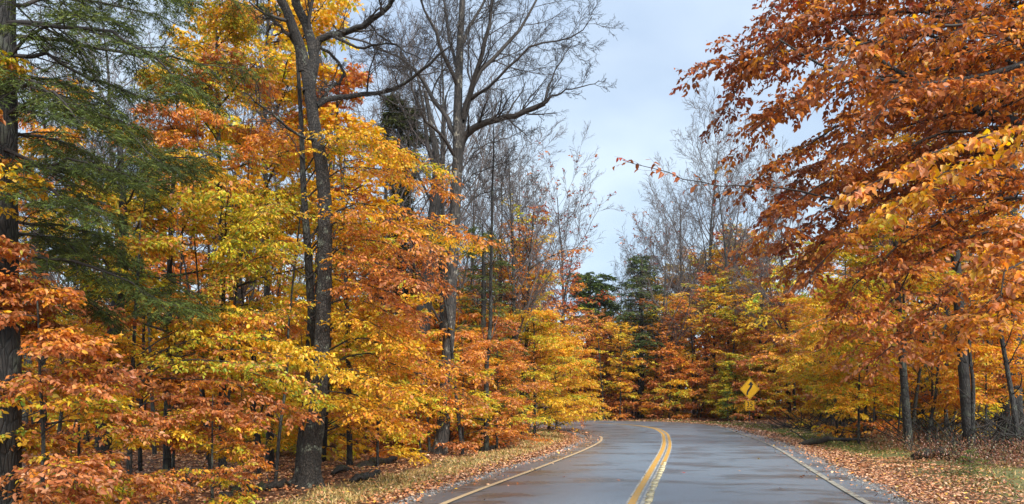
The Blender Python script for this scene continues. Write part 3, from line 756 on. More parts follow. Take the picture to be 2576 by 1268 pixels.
# ---- A: the large maple left of the road
def maple_A():
    D = 14.2
    tr = base_fix([P3(772, 1222, D), P3(783, 1130, D), P3(797, 1040, D), P3(806, 930, D), P3(813, 800, D), P3(817, 650, D), P3(816, 500, D), P3(806, 400, D), P3(790, 310, D), P3(778, 220, D), P3(766, 160, D)])
    g, P, R = trunk_geo(tr, [.21, .185, .165, .152, .142, .134, .126, .12, .114, .11, .1], 28, .05, .2, m=90)
    def limb(pts, r0, r1, S=10):
        p = np.array([P3(*q) for q in pts]); q = resample(np.column_stack([p, np.linspace(r0, r1, len(p))]), 14)
        l = Geo(); tubes(l, q[:, :3] + np.r_[np.zeros((1, 3)), rng.normal(0, .015, (13, 3))], q[:, 3], S, rough=.04); return l, q
    spec = [([(766, 180, D), (752, 110, D - .1), (728, 50, D - .3), (700, -20, D - .5), (680, -160, D - .8), (640, -330, D - 1)], .115, .06),
            ([(776, 235, D), (790, 150, D + .2), (778, 90, D + .3), (755, 40, D + .2), (740, -30, D), (750, -160, D), (790, -340, D + .4)], .115, .06),
            ([(786, 160, D + .2), (805, 100, D + .2), (860, 85, D), (900, 70, D - .3), (940, 50, D - .6), (985, 5, D - 1), (1030, -70, D - 1.4)], .075, .03),
            ([(796, 265, D), (830, 250, D + .2), (900, 240, D + .4), (960, 232, D + .2), (1030, 200, D - .3), (1090, 150, D - .8), (1130, 120, D - 1)], .06, .015),
            ([(800, 110, D + .2), (840, 150, D + .4), (870, 190, D + .5), (830, 225, D + .4), (805, 255, D + .2)], .03, .025),
            ([(745, 115, D), (715, 75, D - .3), (665, 35, D - .5), (640, -10, D - .8)], .04, .015),
            ([(800, 352, D), (760, 345, D - .3), (720, 318, D - .6), (660, 270, D - 1.2), (610, 230, D - 1.6)], .035, .01),
            ([(845, 95, D), (900, 120, D - .2), (980, 110, D - .6), (1060, 150, D - 1.2)], .03, .01),
            ([(812, 640, D), (840, 600, D + .3), (850, 540, D + .6)], .02, .008)]
    limbs, fine = [], []
    for s in spec:
        l, q = limb(*s); limbs.append(l)
        fine.append(q)
    # twigs
    W = Geo()
    Pm = np.array([q[:, :3] for q in fine]); Rm = np.array([q[:, 3] for q in fine])
    S2, R2, *_ = grow(Pm[:8], Rm[:8], 12, .25, 1, 50, .38, 6, False, (0, 0, .04), .16, .45, fall=.4, minr=.006)
    S3, R3, *_ = grow(S2, R2, 9, .15, 1, 45, .46, 5, False, (0, 0, .03), .15, .5, fall=.4, minr=.0035)
    S4, R4, *_ = grow(S3, R3, 5, .15, 1, 42, .45, 4, False, (0, 0, .02), .15, .6, fall=.4, minr=.0025)
    S5, R5, *_ = grow(S4, R4, 3, .1, 1, 38, .55, 3, False, (0, 0, .02), .12, .7, fall=.3, minr=.0018)
    tubes(W, S2, R2, 4); tubes(W, S3[:, [0, 2, 4]], R3[:, [0, 2, 4]], 3); tubes(W, S4[:, [0, 3]], R4[:, [0, 3]], 3); tubes(W, S5[:, [0, 2]], R5[:, [0, 2]], 3)
    put_tree('maple_tree', 'tall mottled grey tree with forked bare top and flared mossy foot on the left verge', 'tree', tr[0],
             g, M_BARK_MAPLE, W, M_BRANCH, limbs=limbs, limb_mat=M_BARK_MAPLE)
    # the slim dark stem hugging it
    t2 = base_fix([P3(792, 1150, 14.9), P3(796, 920, 14.8), P3(785, 800, 14.7), P3(775, 640, 14.6), P3(764, 480, 14.6), P3(757, 300, 14.6), P3(745, 100, 14.7)])
    g, P, R = trunk_geo(t2, [.1, .09, .085, .075, .06, .045, .03], 10, .03)
    return t2, g, P, R
T5 = maple_A()

def limb_px(pts, m=10, jit=.02):
    q = resample(np.array([P3(*p) for p in pts]), m)
    q[1:] += rng.normal(0, jit, (m - 1, 3)); return q

# ---- the golden beech whose sprays reach over the road side of the maple
def beech_gold():
    tr, g, P, R = T5
    D = 14.5
    sp = [([(765, 470, D), (850, 370, D), (950, 370, D - .2), (1040, 400, D - .4), (1112, 420, D - .6)], 'gold', 'orange'),
          ([(770, 500, D), (860, 420, D + .5), (960, 430, D + .4), (1060, 455, D + .2), (1125, 480, D)], 'gold', 'orange'),
          ([(768, 430, D), (850, 340, D - .5), (940, 350, D - .8), (1010, 390, D - 1)], 'yellow', 'gold'),
          ([(770, 620, D), (860, 520, D), (980, 520, D - .2), (1100, 560, D - .5), (1225, 605, D - .8)], 'gold', 'orange'),
          ([(772, 650, D), (880, 560, D + .3), (1000, 560, D + .2), (1110, 590, D), (1190, 622, D - .2)], 'gold', 'orange'),
          ([(772, 640, D), (860, 545, D - .5), (960, 550, D - 1), (1050, 590, D - 1.2), (1110, 640, D - 1.4)], 'gold', 'peach'),
          ([(776, 700, D), (870, 610, D + .1), (960, 610, D - .2), (1060, 660, D - .3), (1120, 720, D - .4)], 'orange', 'brown'),
          ([(776, 730, D), (870, 660, D - .3), (970, 670, D - .8), (1060, 720, D - 1.2)], 'orange', 'brown'),
          ([(780, 780, D), (880, 720, D - .1), (960, 730, D - .5), (1040, 790, D - .8)], 'orange', 'brown'),
          ([(780, 800, D), (870, 750, D + .4), (960, 780, D + .4), (1050, 840, D + .4)], 'mixed', 'orange'),
          ([(790, 860, D), (880, 800, D - .2), (960, 830, D - .6), (1030, 880, D - .8)], 'yellow', 'gold'),
          ([(790, 900, D), (890, 850, D), (1000, 880, D - .2), (1110, 910, D - .4), (1215, 945, D - .6)], 'yellow', 'orange'),
          ([(790, 940, D), (900, 890, D + .3), (1020, 930, D + .2), (1120, 970, D), (1200, 1010, D)], 'gold', 'orange'),
          ([(790, 950, D), (880, 930, D - .6), (960, 960, D - 1), (1040, 1010, D - 1.4)], 'yellow', 'gold'),
          ([(790, 980, D), (870, 990, D), (960, 1020, D - .3), (1060, 1070, D - .5)], 'yellow', 'orange'),
          ([(790, 1000, D), (860, 1000, D - .6), (930, 1030, D - 1), (990, 1060, D - 1.3)], 'yellow', 'gold'),
          ([(770, 600, D), (840, 560, D + 1), (900, 580, D + 1.8), (960, 640, D + 2.4)], 'mixed', 'orange'),
          ([(765, 400, D), (720, 340, D + .2), (660, 350, D + .2), (600, 390, D)], 'orange', 'orange'),
          ([(770, 560, D), (700, 520, D - .5), (630, 560, D - .9), (560, 620, D - 1.3)], 'limeor', 'lime'),
          ([(775, 700, D), (700, 640, D - .2), (620, 660, D - .6), (540, 720, D - 1)], 'limeor', 'limeor'),
          ([(785, 820, D), (720, 780, D - .5), (640, 800, D - 1), (560, 850, D - 1.4)], 'mixed', 'orange')]
    lm = [limb_px(s[0]) for s in sp]
    W, fr = foliage(lm, .022, [s[1] for s in sp], [s[2] for s in sp], .084, sec=24, ter=8, lk=7, width=1.0, tl=.34, near=False, droop=.42, var=.12, wr=.46)
    put_tree('beech_tree', 'slim beech leaning against the forked tree, golden and orange sprays reaching right', 'tree', tr[0], g, M_BARK_GREY, W, M_TWIG, fr, parts=260)
beech_gold()

# ---- bare-tree builder
def bare_tree(trunk_pts, rad, limb_specs, name, label, bark, group=None, k2=8, k3=7, k4=6, k5=0, S=14, tmat=None, crownlen=1., fr_pal=None, extra=0, lean=.05, lmat=None):
    tr = base_fix(trunk_pts)
    g, P, R = trunk_geo(tr, rad, S, .03, rad[0] * .5)
    limbs, Q, RQ = [], [], []
    for pts, r0, r1 in limb_specs:
        q = resample(np.column_stack([np.array(pts), np.linspace(r0, r1, len(pts))]), 12)
        q[1:, :3] += rng.normal(0, .02, (11, 3))
        l = Geo(); tubes(l, q[:, :3], q[:, 3], 8, rough=.04); limbs.append(l); Q.append(q[:, :3]); RQ.append(q[:, 3])
    W = Geo(); Q = np.array(Q); RQ = np.array(RQ)
    def thin(S, R, q):
        ll = np.linalg.norm(S[:, -1] - S[:, 0], axis=1); k = rng.random(len(S)) < np.clip(ll / (q * np.median(ll)), .15, 1); return S[k], R[k]
    S2, R2, *_ = grow(Q, RQ, k2, .2, 1, 42, .42, 6, False, (0, 0, lean), .14, .34, fall=.3, minr=.007)
    S2, R2 = thin(S2, R2, 1.1)
    S3, R3, *_ = grow(S2, R2, k3, .15, 1, 40, .45, 5, False, (0, 0, lean * .8), .14, .5, fall=.4, minr=.005)
    S4, R4, *_ = grow(S3, R3, k4, .12, 1, 38, .5, 4, False, (0, 0, lean * .6), .14, .6, fall=.4, minr=.0035)
    S4, R4 = thin(S4, R4, 1.0)
    tubes(W, S2, R2, 4); tubes(W, S3[:, [0, 2, 4]], R3[:, [0, 2, 4]], 3); tubes(W, S4[:, [0, 2, 3]], R4[:, [0, 2, 3]], 3)
    last = S4
    if k5:
        S5, R5, *_ = grow(S4, R4, k5, .1, 1, 36, .55, 3, False, (0, 0, .02), .12, .7, fall=.3, minr=.003)
        tubes(W, S5[:, [0, 2]], R5[:, [0, 2]], 3); last = S5
    fr = None
    if fr_pal:
        sel = last[rng.random(len(last)) < fr_pal[1]]
        fr = leaves_on(sel, fr_pal[2], fr_pal[3], pal_pick(fr_pal[0], len(sel)), .5)
    return put_tree(name, label, 'tree', tr[0], g, bark, W, tmat or M_BRANCH, fr, limbs=limbs, limb_mat=lmat or bark, group=group)

# ---- B: bare spreading tree with the long right-hand limb
def tree_B():
    D = 22.0
    p = lambda *a: P3(*a)
    tp = [p(1102, 1145, D), p(1114, 1090, D), p(1122, 960, D), p(1130, 820, D), p(1136, 700, D), p(1141, 600, D), p(1147, 480, D), p(1152, 380, D), p(1152, 260, D), p(1157, 120, D), p(1164, -20, D), p(1170, -180, D)]
    L_ = [([p(1156, 385, D), p(1172, 340, D), p(1210, 312, D - .3), p(1260, 300, D - .6), p(1320, 283, D - .9), p(1368, 262, D - 1.1)], .12, .07),
          ([p(1366, 264, D - 1.1), p(1400, 235, D - 1.3), p(1440, 225, D - 1.5), p(1510, 205, D - 1.7)], .035, .01),
          ([p(1366, 264, D - 1.1), p(1378, 225, D - 1), p(1400, 170, D - .9), p(1440, 110, D - .9)], .035, .01),
          ([p(1158, 345, D), p(1176, 260, D + .3), p(1200, 190, D + .5), p(1245, 140, D + .6), p(1300, 85, D + .7), p(1345, 10, D + .8), p(1400, -80, D + 1)], .10, .02),
          ([p(1165, 300, D), p(1185, 220, D - .4), p(1215, 130, D - .8), p(1235, 40, D - 1), p(1240, -80, D - 1.2)], .09, .03),
          ([p(1185, 250, D - .2), p(1230, 220, D - .8), p(1290, 160, D - 1.2), p(1350, 110, D - 1.5), p(1450, 90, D - 1.8), p(1490, 40, D - 2)], .05, .01),
          ([p(1150, 345, D), p(1120, 290, D + .3), p(1085, 240, D + .5), p(1050, 180, D + .6), p(1010, 150, D + .6), p(940, 120, D + .6)], .09, .02),
          ([p(1148, 400, D), p(1110, 340, D - .5), p(1070, 300, D - .9), p(1040, 230, D - 1.2), p(1030, 140, D - 1.4)], .06, .015),
          ([p(1152, 220, D), p(1120, 150, D - .5), p(1095, 80, D - .8), p(1060, 0, D - 1), p(1040, -90, D - 1)], .07, .015),
          ([p(1155, 180, D), p(1130, 100, D + .8), p(1120, 20, D + 1.2), p(1105, -80, D + 1.5)], .06, .015),
          ([p(1158, 120, D), p(1190, 50, D + .4), p(1230, -20, D + .6), p(1260, -120, D + .8)], .06, .015),
          ([p(1152, 480, D), p(1190, 440, D + .5), p(1240, 420, D + .8), p(1300, 400, D + 1)], .025, .008),
          ([p(1146, 560, D), p(1190, 500, D + .8), p(1240, 480, D + 1.2), p(1300, 470, D + 1.5)], .025, .008),
          ([p(1150, 440, D), p(1200, 380, D + .5), p(1260, 350, D + .8), p(1320, 330, D + 1)], .025, .008),
          ([p(1145, 520, D), p(1110, 470, D - .3), p(1070, 450, D - .5), p(1010, 440, D - .8)], .025, .008)]
    bare_tree(tp, [.22, .2, .185, .18, .175, .17, .165, .16, .13, .11, .08, .05], L_, 'bare_tree',
              'bare spreading tree with pale flaking trunk and long limb reaching over the road', M_BARK_PALE, k2=15, k3=10, k4=6, k5=3, tmat=M_BRANCH, lmat=M_BRANCH)
tree_B()

# ---- C: thick ridged trunk behind B
def tree_C():
    D = 27.0; p = lambda *a: P3(*a)
    tp = [p(1048, 1115, D), p(1052, 1000, D), p(1060, 850, D), p(1070, 740, D), p(1085, 620, D), p(1095, 500, D), p(1098, 400, D), p(1085, 320, D), p(1070, 230, D)]
    L_ = [([p(1095, 430, D), p(1075, 350, D), p(1065, 270, D), p(1050, 190, D)], .1, .03),
          ([p(1096, 470, D), p(1115, 400, D), p(1118, 320, D), p(1122, 240, D)], .1, .03),
          ([p(1092, 520, D), p(1060, 460, D + .5), p(1030, 400, D + 1), p(1000, 330, D + 1)], .06, .02)]
    bare_tree(tp, [.30, .29, .285, .275, .25, .2, .14, .1, .06], L_, 'bare_tree', 'thick ridged grey brown trunk standing behind the pale flaking one', M_BARK_RIDGE, k2=6, k3=6, k4=5)
tree_C()

# ---- conifers
NEED = [(.05, .07, .015), (.075, .105, .02), (.032, .045, .013), (.115, .135, .024)]
def conifer(trunk_pts, rad, limbs, name, label, r0=.03, sec=14, ter=8, lk=9, width=.8, tl=.28, nl=.05, wr=.22, bark=None, tint=(1, 1, 1), droop=.25, sag=-.05, group=None, twigs=True, link_it=True, S=12):
    tr = base_fix(trunk_pts)
    g, P, R = trunk_geo(tr, rad, S, .03, rad[0] * .3)
    if callable(limbs): limbs = limbs(P, R)
    Pm = np.asarray(limbs)
    n, m, _ = Pm.shape
    Lm = np.linalg.norm(np.diff(Pm, axis=1), axis=2).sum(1)
    Rm = r0 * np.linspace(1, .15, m)[None] * (Lm / Lm.max())[:, None] ** .5
    W = Geo(); tubes(W, Pm, Rm, 5)
    S2, R2, t2, i2 = grow(Pm, Rm, sec, .12, 1., 55, 1, 5, True, (0, 0, sag), .10, .45, absL=width * (Lm / Lm.max())[:, None] ** .6, fall=.6)
    S3, R3, t3, i3 = grow(S2, R2, ter, .1, 1., 48, 1, 4, True, (0, 0, sag * 1.5), .12, .6, absL=tl, fall=.3)
    if twigs: tubes(W, S2[:, [0, 2, 4]], R2[:, [0, 2, 4]], 3)
    c = np.array(NEED)[rng.integers(0, 4, len(S3))] * rng.uniform(.7, 1.3, (len(S3), 1)) * np.array(tint)
    fr = leaves_on(S3, lk, nl, c, droop, wr, flat=.7, t0=.0, jitter=.25)
    return put_tree(name, label, 'tree', tr[0], g, bark or M_BARK_DARK, W, M_TWIG, fr, needles=True, leaf_mat_=M_NEEDLE, group=group, crown='foliage')

def hemlocks():
    D = 9.0
    tp = [P3(-8, 1380, D), P3(-5, 1000, D), P3(-8, 600, D), P3(-8, 250, D), P3(-12, -60, D), P3(-12, -400, D)]
    sp = [[(0, 230, D), (60, 110, D - .2), (150, 62, D - .4), (240, 50, D - .6), (310, 60, D - .8)],
          [(20, 140, D), (110, 150, D), (220, 190, D), (360, 235, D), (480, 240, D + .1)],
          [(10, 90, D), (160, 110, D + .3), (330, 140, D + .6), (500, 150, D + .8), (610, 185, D + .9)],
          [(10, 60, D), (150, 60, D - .5), (300, 90, D - 1), (420, 160, D - 1.3), (500, 220, D - 1.5)],
          [(0, 400, D), (150, 432, D + .2), (280, 430, D + .4), (400, 400, D + .4), (545, 382, D + .4)],
          [(0, 380, D), (130, 410, D - .4), (240, 415, D - .8), (350, 450, D - 1)],
          [(0, 560, D), (120, 560, D + .3), (230, 590, D + .5), (330, 650, D + .7)],
          [(0, 650, D), (120, 655, D), (250, 680, D + .1), (350, 720, D + .1), (480, 780, D + .2)],
          [(0, 600, D), (100, 590, D + .8), (200, 640, D + 1.4), (280, 700, D + 1.8)],
          [(0, -20, D), (180, -50, D), (340, -30, D + .2), (480, 10, D + .4)],
          [(0, 10, D), (140, 0, D + .7), (300, 20, D + 1.4), (450, 60, D + 2)],
          [(0, 300, D), (100, 250, D - .3), (220, 280, D - .6), (340, 350, D - .8), (420, 420, D - .9)],
          [(0, 280, D), (120, 270, D + .6), (260, 320, D + 1), (380, 380, D + 1.4)],
          [(0, 180, D), (120, 200, D + .5), (260, 260, D + .9), (350, 320, D + 1)],
          [(0, 500, D), (90, 480, D - .5), (180, 500, D - .9), (260, 560, D - 1.2)],
          [(0, -100, D), (150, -130, D - .5), (300, -100, D - 1), (420, -30, D - 1.3)],
          [(0, -160, D), (200, -150, D + .5), (400, -90, D + .8), (640, 20, D + 1.6)],
          [(0, 210, D), (80, 210, D - .8), (160, 260, D - 1.4), (210, 330, D - 1.8)],
          [(0, 330, D), (100, 340, D + 1), (200, 390, D + 1.8), (300, 460, D + 2.4)],
          [(0, 750, D), (120, 730, D + .4), (220, 760, D + .8), (300, 820, D + 1)]]
    lm = [limb_px(s, 10, .03) for s in sp]
    conifer(tp, [.25, .235, .225, .215, .2, .17], lm, 'hemlock_tree', 'large dark hemlock cut by the left edge with drooping green boughs', .035, sec=28, ter=12, lk=17, width=.95, tl=.26, nl=.05, wr=.2, bark=M_BARK_DARK, sag=-.07, S=18)
    # second, forked stem behind
    D = 13.2
    tp = [P3(256, 1235, D), P3(262, 1060, D), P3(272, 950, D), P3(292, 800, D), P3(306, 680, D), P3(312, 600, D), P3(306, 460, D), P3(300, 330, D)]
    sp = [[(305, 700, D), (240, 640, D - .4), (160, 640, D - .8), (90, 680, D - 1)],
          [(300, 740, D), (380, 700, D), (450, 720, D - .2), (520, 770, D - .4)],
          [(300, 760, D), (230, 740, D + .4), (150, 760, D + .8), (90, 800, D + 1)],
          [(312, 620, D), (345, 565, D), (370, 500, D + .1), (400, 460, D + .2), (440, 440, D + .2)],
          [(310, 560, D), (250, 500, D + .3), (180, 490, D + .4), (110, 520, D + .4)],
          [(310, 520, D), (360, 450, D - .5), (430, 420, D - .8), (500, 430, D - 1)],
          [(305, 480, D), (260, 420, D - .5), (190, 400, D - .8), (130, 430, D - 1)],
          [(302, 800, D), (360, 780, D + .6), (430, 800, D + 1), (500, 850, D + 1.4)],
          [(300, 780, D), (350, 740, D - .8), (400, 760, D - 1.3), (440, 810, D - 1.7)],
          [(305, 640, D), (260, 600, D - .8), (200, 610, D - 1.4), (150, 650, D - 1.8)]]
    conifer(tp, [.15, .13, .12, .11, .1, .08, .06, .04], [limb_px(s, 9, .03) for s in sp], 'hemlock_tree', 'forked dark hemlock stem among the orange leaves left of the maple', .025, sec=20, ter=11, lk=18, width=1.0, tl=.3, nl=.06, wr=.24, tint=(.8, .8, .8))
    # ragged dark pine behind B
    D = 31.0
    tp = [P3(1018, 1090, D), P3(1012, 800, D), P3(1008, 500, D), P3(1008, 300, D), P3(1005, 235, D)]
    conifer(tp, [.25, .22, .16, .08, .03], lambda P, R: auto_limbs(P, R, 60, .42, .98, 2.8, .12, .35, prof=lambda t: (.55 + .45 * math.sin(t * 9)) * (1.05 - .75 * t)),
            'hemlock_tree', 'ragged blackish evergreen rising behind the left bare tree', .04, sec=12, ter=8, lk=8, width=1.2, tl=.45, nl=.15, wr=.3, tint=(.6, .55, .6))
    # green spruce at the right of B
    D = 27.5
    tp = [P3(1212, 1110, D), P3(1216, 900, D), P3(1216, 700, D), P3(1214, 560, D)]
    conifer(tp, [.13, .11, .07, .02], lambda P, R: auto_limbs(P, R, 60, .15, .98, 2.0, .05, .5), 'hemlock_tree', 'slender green hemlock between the flaking trunk and the red-leaved tree', .025, sec=9, ter=6, lk=6, width=.8, tl=.32, nl=.10, wr=.26, tint=(1.2, 1.15, 1))
    # distant pines on the skyline; bluish tints put haze into the needle colour
    D = 72.0
    tp = [P3(1482, 1040, D), P3(1482, 850, D), P3(1483, 690, D)]
    conifer(tp, [.35, .3, .1], lambda P, R: auto_limbs(P, R, 28, .6, .99, 3.0, .3, .2, prof=lambda t: .55 + .45 * math.sin(t * 3.0)), 'pine_tree', 'round-topped dark pine on the skyline beyond the bend', .08, sec=9, ter=6, lk=7, width=1.5, tl=.7, nl=.35, wr=.4, tint=(1.1, 1.2, 1.2))
    D = 68.0
    tp = [P3(1612, 1040, D), P3(1612, 850, D), P3(1612, 640, D)]
    conifer(tp, [.3, .25, .04], lambda P, R: auto_limbs(P, R, 90, .3, .99, 3.0, .05, .3), 'spruce_tree', 'pointed blue-green spruce beside the sky gap beyond the bend', .06, sec=9, ter=5, lk=5, width=1.2, tl=.6, nl=.25, wr=.3, tint=(1.1, 1.15, 1.5))
    D = 75.0
    tp = [P3(1520, 1035, D), P3(1521, 850, D), P3(1523, 735, D)]
    conifer(tp, [.3, .25, .06], lambda P, R: auto_limbs(P, R, 54, .4, .99, 3.0, .1, .2), 'pine_tree', 'lower grey-green pine right of the round-topped one', .06, sec=7, ter=5, lk=5, width=1.3, tl=.6, nl=.28, wr=.3, tint=(1.2, 1.1, 1.4))
    # low green sprig of hemlock on the right verge
    for (u, v, h, s, lab) in ((2440, 1185, .55, .55, 'low green hemlock seedling on the leafy bank in front of the grey trunk'),
                              (1830, 1062, 2.6, 1.2, 'small dark green hemlock left of the yellow road sign')):
        b = gpt(u, v); tp = [b, b + [0, 0, h * .5], b + [0.02, 0, h]]
        conifer(tp, [.02 * s, .015 * s, .005], lambda P, R: auto_limbs(P, R, 16, .08, .98, .8 * s, .15, .3), 'hemlock_sapling', lab, .01, sec=8, ter=6, lk=7, width=.4 * s, tl=.16 * s, nl=.045 * s, wr=.25, S=6, tint=(1.5, 1.6, 1.2))
hemlocks()

# ---- leafy broadleaf trees near the camera
def leafy(u, v0, D, name, label, height, r, limbs_n, lmax, pin, pout, Lf, rad=.05, sec=14, ter=7, lk=7, width=.7, tl=.28, near=False, parts=0, h0=.1, h1=.98, lean=(0, 0), bias=None, rise=.3, droop=.4, bark=None, extra=None, group=None, prof=None, ldroop=.38, x=None, wr=.43, flat=.5, var=.42):
    Lf *= .88; lk += 1 if D < 19 else 0
    b = gpt(u, v0, D) if x is None else np.array([x, D, gz1(x, D)])
    z = np.linspace(0, 1, 7)[:, None]
    wob = np.cumsum(rng.normal(0, .035 * height / 6, (7, 3)), 0) * [1, 1, 0]
    tp = b + z * np.array([lean[0], lean[1], height]) + wob * z
    tp[0] = b
    tr = base_fix(tp); g, P, R = trunk_geo(tr, rad * np.linspace(1, .25, 7), 10, .03, rad * .5)
    lm = auto_limbs(P, R, limbs_n, h0, h1, lmax, rise, droop, bias=bias, prof=prof)
    pi = [pin] * len(lm) if isinstance(pin, str) else [pin[int(q * len(pin) / len(lm))] for q in range(len(lm))]
    po = [pout] * len(lm) if isinstance(pout, str) else [pout[int(q * len(pout) / len(lm))] for q in range(len(lm))]
    if extra:
        for pts, a, c in extra:
            lm.append(limb_px(pts)); pi.append(a); po.append(c)
    W, fr = foliage(lm, rad * .35, pi, po, Lf, sec, ter, lk, width, tl, droop=ldroop, wr=wr, flat=flat, var=var)
    return put_tree(name, label, 'tree', tr[0], g, bark or M_BARK_GREY, W, M_TWIG, fr, parts=parts, near=near, group=group)

TO_ROAD = 0.0      # azimuth +x
CAMAZ = -math.pi / 2
# near saplings at the left edge
leafy(0, 0, 7.9, 'beech_sapling', 'coppery orange beech sapling filling the lower left corner', 2.9, 1, 14, 1.3, ['brown', 'mixed', 'brown'], ['brown', 'brown', 'orange'], .072, .03, 13, 7, 6, .62, .24, near=True, parts=290, x=-5.0, bias=(-.4, .5), h0=.08, var=.1)
leafy(0, 0, 8.6, 'beech_sapling', 'tall orange sapling against the big hemlock at the left edge', 6.0, 1, 13, 1.1, 'orange', 'brown', .074, .04, 13, 7, 6, .6, .24, near=True, parts=200, x=-6.35, bias=(-.2, .5), h0=.3, var=.05)
leafy(0, 0, 9.4, 'beech_sapling', 'low copper and olive beech sapling beside the lower left corner', 2.0, 1, 9, 1.2, 'mixed', 'brown', .07, .03, 13, 7, 6, .6, .24, near=True, parts=220, x=-5.5, bias=(0, .5), h0=.15, var=.12)
leafy(0, 0, 10.6, 'beech_sapling', 'bushy russet sapling with yellow lower twigs at the bottom of the photo', 1.7, 1, 8, 1.2, 'mixed', 'brown', .07, .025, 13, 7, 6, .5, .24, near=True, parts=150, x=-4.3, bias=(-.2, .4), h0=.1, var=.1)
leafy(0, 0, 9.8, 'beech_sapling', 'leafy copper beech sapling under the hemlock boughs', 3.4, 1, 18, 1.5, 'mixed', 'brown', .075, .035, 13, 7, 6, .6, .24, near=True, parts=150, x=-6.6, bias=(-.4, .4), h0=.05)
# the layered beech in front of the maple
D = 12.4
leafy(322, 1230, D, 'beech_tree', 'slender beech with long flat yellow and copper sprays crossing the maple trunk', 4.6, 1, 7, 1.6, ['brown', 'mixed', 'mixed'], ['brown', 'orange', 'limeor'], .084, .05, 20, 7, 6, .8, .3, near=True, parts=290, h0=.4, lean=(.25, 0), var=.1,
      extra=[([(345, 930, D), (300, 870, D - .2), (250, 848, D - .4), (205, 838, D - .5)], 'yellow', 'yellow'),
             ([(345, 920, D), (460, 860, D - .2), (600, 850, D - .3), (720, 868, D - .3), (830, 905, D - .3)], 'lime', 'yellow'),
             ([(345, 940, D), (470, 890, D + .2), (620, 880, D + .2), (740, 900, D + .1), (850, 930, D)], 'orange', 'yellow'),
             ([(345, 950, D), (450, 910, D - .6), (570, 905, D - .9), (680, 925, D - 1.1), (770, 965, D - 1.3)], 'orange', 'gold'),
             ([(345, 960, D), (450, 930, D + .4), (580, 930, D + .6), (700, 960, D + .7), (800, 1000, D + .8)], 'limeor', 'yellow'),
             ([(345, 960, D), (440, 950, D - .2), (560, 960, D - .4), (670, 1000, D - .5), (760, 1050, D - .6)], 'orange', 'brown'),
             ([(340, 1020, D), (430, 1000, D - .2), (520, 1010, D - .5), (600, 1040, D - .7)], 'brown', 'brown'),
             ([(335, 1080, D), (420, 1060, D), (520, 1070, D), (600, 1110, D), (670, 1160, D)], 'brown', 'orange'),
             ([(335, 1100, D), (430, 1090, D + .5), (520, 1110, D + .8), (600, 1150, D + 1)], 'mixed', 'yellow'),
             ([(345, 900, D), (420, 850, D + .6), (520, 830, D + 1), (640, 850, D + 1.2), (740, 880, D + 1.3)], 'lime', 'lime')])
# the tall mixed crown left of the maple
leafy(560, 1180, 15.6, 'beech_tree', 'tall slender beech, copper on top and yellow-green below, left of the maple', 9.8, 1, 34, 2.7, ['lime', 'lime', 'lime', 'yellow', 'mixed', 'orange', 'gold'], ['mixed', 'limeor', 'lime', 'mixed', 'peach', 'orange', 'orange'], .10, .09, 17, 8, 7, .85, .32, parts=250, h0=.2, bias=(-.6, .5), ldroop=.7)
leafy(420, 1190, 14.8, 'beech_tree', 'orange and yellow beech standing among the hemlock boughs', 8.2, 1, 22, 2.4, ['mixed', 'mixed', 'limeor', 'orange'], ['orange', 'mixed', 'lime', 'brown'], .10, .08, 16, 8, 6, .85, .32, parts=100, h0=.2, bias=(-.9, .4), ldroop=.6)
leafy(110, 1190, 14.0, 'beech_tree', 'orange beech seen through the big hemlock at left', 7.6, 1, 22, 2.4, 'orange', ['brown', 'orange', 'orange', 'gold'], .10, .07, 15, 7, 6, .85, .32, h0=.15)
leafy(680, 1180, 19.5, 'maple_tree', 'bright yellow maple behind the forked tree top', 12.8, 1, 44, 2.6, 'yellow', 'yellow', .13, .11, 12, 6, 6, .9, .36, h0=.45, rise=.7, ldroop=.7, wr=.8, flat=.9, bias=(-.3, .3), prof=lambda t: .6 + .5 * math.sin(t * 3.1))
leafy(880, 1170, 18.5, 'maple_tree', 'yellow maple just right of the forked trunk', 10.2, 1, 30, 2.0, 'gold', 'yellow', .125, .08, 12, 6, 6, .8, .34, h0=.2, rise=.5, wr=.7, flat=.8)
leafy(640, 1150, 18.0, 'beech_sapling', 'russet understory beech between the maple and the layered beech', 3.4, 1, 12, 1.5, 'mixed', 'orange', .10, .04, 14, 7, 6, .7, .28, h0=.1)
leafy(950, 1120, 18.5, 'beech_sapling', 'golden orange beech sapling at the woods edge right of the maple', 4.0, 1, 26, 1.9, 'gold', 'orange', .10, .04, 14, 7, 6, .7, .28, h0=.1, parts=60)
leafy(1165, 1120, 23.5, 'beech_sapling', 'coppery sapling beside the flaking trunk', 3.8, 1, 24, 1.8, 'orange', 'peach', .11, .04, 13, 6, 6, .7, .3, h0=.15)
leafy(1250, 1105, 26.0, 'beech_sapling', 'rust-brown beech thicket at the verge right of the flaking trunk', 4.2, 1, 28, 2.2, 'brown', 'orange', .12, .05, 13, 6, 6, .8, .32, h0=.08)
leafy(1345, 1085, 33.0, 'beech_tree', 'bright yellow-green beech hanging over the inside of the bend', 5.6, 1, 36, 3.0, 'lime', 'gold', .14, .07, 13, 6, 6, 1.0, .4, h0=.1, bias=(0, .35))
leafy(1400, 1072, 40.0, 'beech_tree', 'yellow and orange beech at the tip of the inner bend', 5.5, 1, 34, 2.8, 'mixed', 'gold', .17, .07, 12, 6, 6, 1.0, .45, h0=.06, bias=(-.3, .3))
leafy(1305, 1095, 34.0, 'maple_tree', 'tall dark-stemmed tree with red leaves above the inner bend', 10.2, 1, 20, 2.9, ['orange', 'gold', 'orange', 'red'], ['gold', 'orange', 'orange', 'red'], .13, .12, 9, 5, 5, 1.0, .42, h0=.25, rise=1.1, prof=lambda t: .55 + .5 * math.sin(t * 3.1), bark=M_BARK_DARK, wr=.7, flat=.8, lean=(.8, 0))
